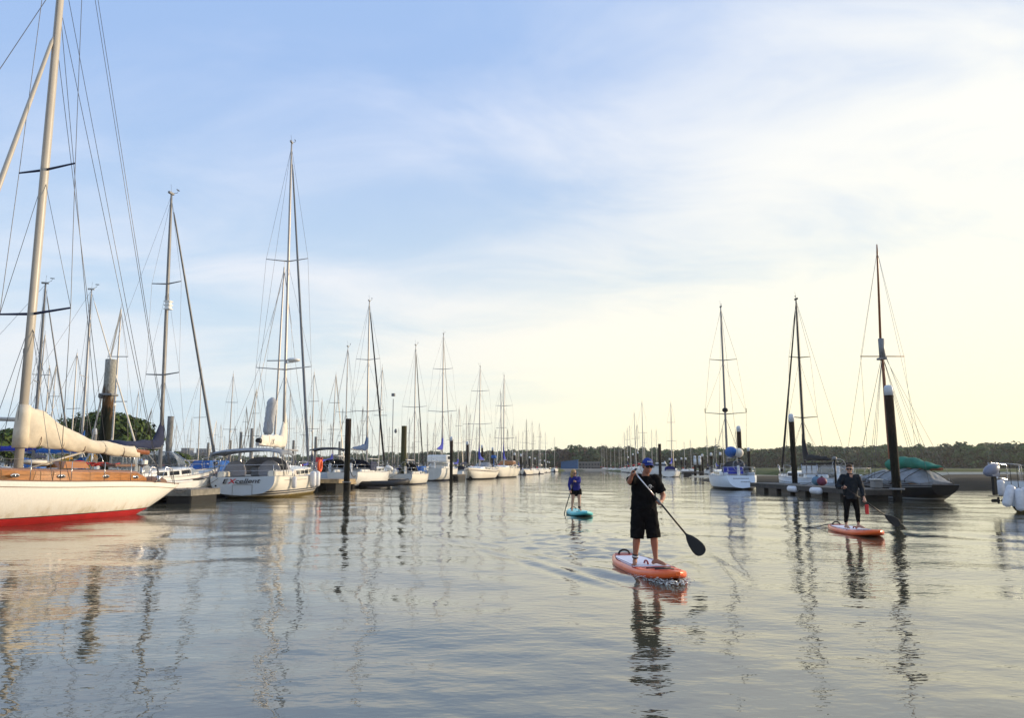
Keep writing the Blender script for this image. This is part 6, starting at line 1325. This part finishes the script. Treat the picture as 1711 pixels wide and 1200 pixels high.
c_ = V['head']; k = MB(); k.ell(c_+hM2 @ Vector((0, 0.022, 0.062)), (0.083, 0.096, 0.082), 16, 10, M=hM2); k.ell(c_+hM2 @ Vector((0, -0.045, 0.105)), (0.066, 0.05, 0.036), 12, 8, M=hM2); k.ell(c_+hM2 @ Vector((0, 0.05, 0.0)), (0.076, 0.06, 0.07), 12, 8, M=hM2); remesh(k.build('hair', HAIRB, youth), 0.006, 1, (0.012, 0.02))
k = MB(); k.box(V['neck']+Vector((0.01, -0.088, -0.02)), (0.05, 0.02, 0.09), taper=1.6); k.build('collar_gap', SKINP, youth)
Mw = Matrix.Translation(youth.location) @ Matrix.Rotation(-R(12), 4, 'Z')
a = Mw @ (V['gr_r']+Vector((-0.03, 0, 0.02))); b_ = Mw @ V['gr_l']; d = (b_-a).normalized()
paddle('black paddle slanting down from the hands of the youth in dark clothes', a, a+d*1.62, 0.42, blade_n=Vector((0.1, -1, 0.1)), w=0.115, upper=BLACKP)
rp = thing('dry_pouch', 'small red pouch hanging by the lowered hand of the youth in dark clothes', 'pouch', Mw @ (V['gr_l']+Vector((0.03, -0.02, -0.02))))
k = MB(); k.tube([(0, 0, 0.02), (0.0, 0, -0.08)], 0.008, 5); k.build('strap', RUBBER, rp); k = MB(); k.box((0.012, 0, -0.19), (0.085, 0.05, 0.25), bev=0.02); k.build('body', RED, rp)
ld = thing('trailing_cord', 'thin dark cord trailing in the water behind the tail of the right orange board', 'cord', (8.85, 21.0, 0)); k = MB(); k.tube([(-0.05, -0.1, 0.14), (-0.15, 0.1, 0.12), (-0.4, 0.3, 0.02), (-0.7, 0.5, -0.01)], 0.012, 5); k.build('line', RUBBER, ld)
# --- woman
b3 = sup('paddleboard', 'pale turquoise paddleboard under the woman in the blue fleece', (2.40, 27.2, -0.005), math.atan2(-1, 0.08), L=2.9, cols=(TURQ, TURQ2, TURQ), fancy=False)
J = dict(pelvis=(0.03, 0.05, 0.76), chest=(0.0, -0.03, 1.00), neck=(-0.03, -0.08, 1.20), head=(-0.06, -0.13, 1.335), sh_r=(-0.17, -0.06, 1.14), el_r=(-0.235, -0.09, 0.90), wr_r=(-0.205, -0.16, 0.715), gr_r=(-0.195, -0.215, 0.67), ax_r=(-0.22, 0.05, -0.97),
         sh_l=(0.13, -0.05, 1.15), el_l=(0.13, -0.27, 1.02), wr_l=(-0.005, -0.33, 1.035), gr_l=(-0.075, -0.345, 1.06), ax_l=(0.1, 0.95, 0.05), hip_r=(-0.06, 0.05, 0.72), kn_r=(-0.10, -0.02, 0.42), an_r=(-0.130, 0.04, 0.085), hip_l=(0.12, 0.05, 0.72), kn_l=(0.13, -0.02, 0.42), an_l=(0.14, 0.05, 0.085), toe_r=(-0.1, -1, 0), toe_l=(0.3, -1, 0))
hM3 = Matrix.Rotation(R(12), 3, 'X') @ Matrix.Rotation(R(38), 3, 'Z')
woman, V = person('blonde woman in a cobalt blue fleece and black shorts on the turquoise board', (2.30, 27.5, DK), J, headM=hM3, skin=SKINP, build=0.95, vox=0.008)
k = MB(); shell_torso(k, V, 0.72, 0.165, wx=0.165, wy=0.125, neck=0.075)
for sd in ('r', 'l'):
    sh, el, wr = V['sh_'+sd], V['el_'+sd], V['wr_'+sd]; k.limb([V['chest'].lerp(V['neck'], 0.5), sh], [0.09, 0.075], 14); k.tube([sh, el], [0.072, 0.056], 14); k.tube([el-(wr-el)*0.1, el, el.lerp(wr, 0.95)], [0.045, 0.056, 0.042], 14)
k.tube([V['neck']-Vector((0, 0, 0.02)), V['neck']+Vector((0, 0, 0.04))], [0.08, 0.072], 14)
remesh(k.build('fleece', BLUEJ, woman), 0.011, 3, (0.018, 0.10))
k = MB(); k.limb([V['pelvis']+Vector((0, 0, 0.05)), V['pelvis']-Vector((0, 0, 0.10))], [0.150, 0.165], 16, flat=0.85)
for sd in ('r', 'l'): hp, kn = V['hip_'+sd], V['kn_'+sd]; k.tube([hp+Vector((0, 0, 0.05)), hp.lerp(kn, 0.52)], [0.105, 0.115], 14)
remesh(k.build('shorts', BLKT, woman), 0.011, 3, (0.012, 0.09))
HAIRY = mat('blonde_hair', (0.42, 0.26, 0.09), 0.7, vary=0.35, scale=12, bump=0.6, bscale=40)
c_ = V['head']; k = MB(); k.ell(c_+hM3 @ Vector((0, 0.030, 0.052)), (0.092, 0.100, 0.090), 16, 10, M=hM3); k.ell(c_+Vector((-0.075, 0.02, -0.05)), (0.055, 0.07, 0.12), 12, 8); k.ell(c_+Vector((0.0, 0.08, -0.06)), (0.05, 0.06, 0.11), 12, 8); k.ell(c_+Vector((-0.02, 0.07, -0.06)), (0.08, 0.06, 0.13), 12, 8)
remesh(k.build('hair', HAIRY, woman), 0.008, 1, (0.02, 0.03)); shades(woman, V, hM3, s=1.05); mouth(woman, V, hM3); cuff(woman, V['an_l'], V['kn_l'], RUBBER, RUBBER)
wt_ = woman.location+V['gr_l']+Vector((0, 0, 0.02)); wd = (woman.location+V['gr_r']-wt_).normalized()
paddle('black paddle planted upright in the water beside the blonde woman', wt_, wt_+wd*1.5, 0.40, blade_n=Vector((1, 0, 0)), w=0.10, upper=BLACKP)
# ------------------------------------------------------------------ splash at the near bow
SPL = bpy.data.materials.new('splash_water'); SPL.use_nodes = True; pb = SPL.node_tree.nodes['Principled BSDF']; pb.inputs['Base Color'].default_value = (0.92, 0.92, 0.90, 1); pb.inputs['Roughness'].default_value = 0.12; pb.inputs['IOR'].default_value = 1.33; pb.inputs['Transmission Weight'].default_value = 0.25
k = MB(); rn = random.Random(12); nose = Vector((2.40, 11.15, 0)); hd_ = Vector((0.13, -0.99, 0)); sd_ = Vector((0.99, 0.13, 0))
for i in range(900):
    u = rn.random(); s_ = rn.choice((-1, 1)); back = u*1.2; w_ = 0.05+0.34*min(1, u*1.4)+rn.gauss(0, 0.05)
    p = nose-hd_*(back-0.08)+sd_*s_*w_; p.z = max(0.0, rn.gauss(0.015, 0.02)+0.05*(1-u)*rn.random()); r = rn.uniform(0.002, 0.009)*(1.2-u*0.8)
    a = rn.uniform(0, 3.1); M_ = Matrix.Rotation(a, 3, 'Z'); k.ell(p, (r*rn.uniform(1, 3.2), r*rn.uniform(0.7, 1.5), r*rn.uniform(0.4, 0.9)), 6, 4, M=M_)
k.build('bow_splash', SPL, None, 'splashing water curling round the nose of the nearest orange board', kind='stuff')
# ================================================================== air
HZ = bpy.data.materials.new('haze_air'); HZ.use_nodes = True; t = HZ.node_tree; t.nodes.clear()
pv = t.nodes.new('ShaderNodeVolumePrincipled'); pv.inputs['Color'].default_value = (0.96, 0.97, 0.98, 1); pv.inputs['Density'].default_value = 0.00020; pv.inputs['Anisotropy'].default_value = 0.3
om = t.nodes.new('ShaderNodeOutputMaterial'); t.links.new(pv.outputs[0], om.inputs['Volume'])
k = MB(); k.box((0, 300, 13.5), (3700, 3500, 33)); tag(k.build('haze', HZ), 'thin evening haze over the river', kind='stuff')
scene.cycles.volume_bounces = 0; scene.cycles.volume_step_rate = 5
# labels longer than the rules allow are caught here while writing
for o in scene.objects:
    if o.get('label') and len(str(o['label']).split()) > 16: print('LONG', o.name, o['label'])
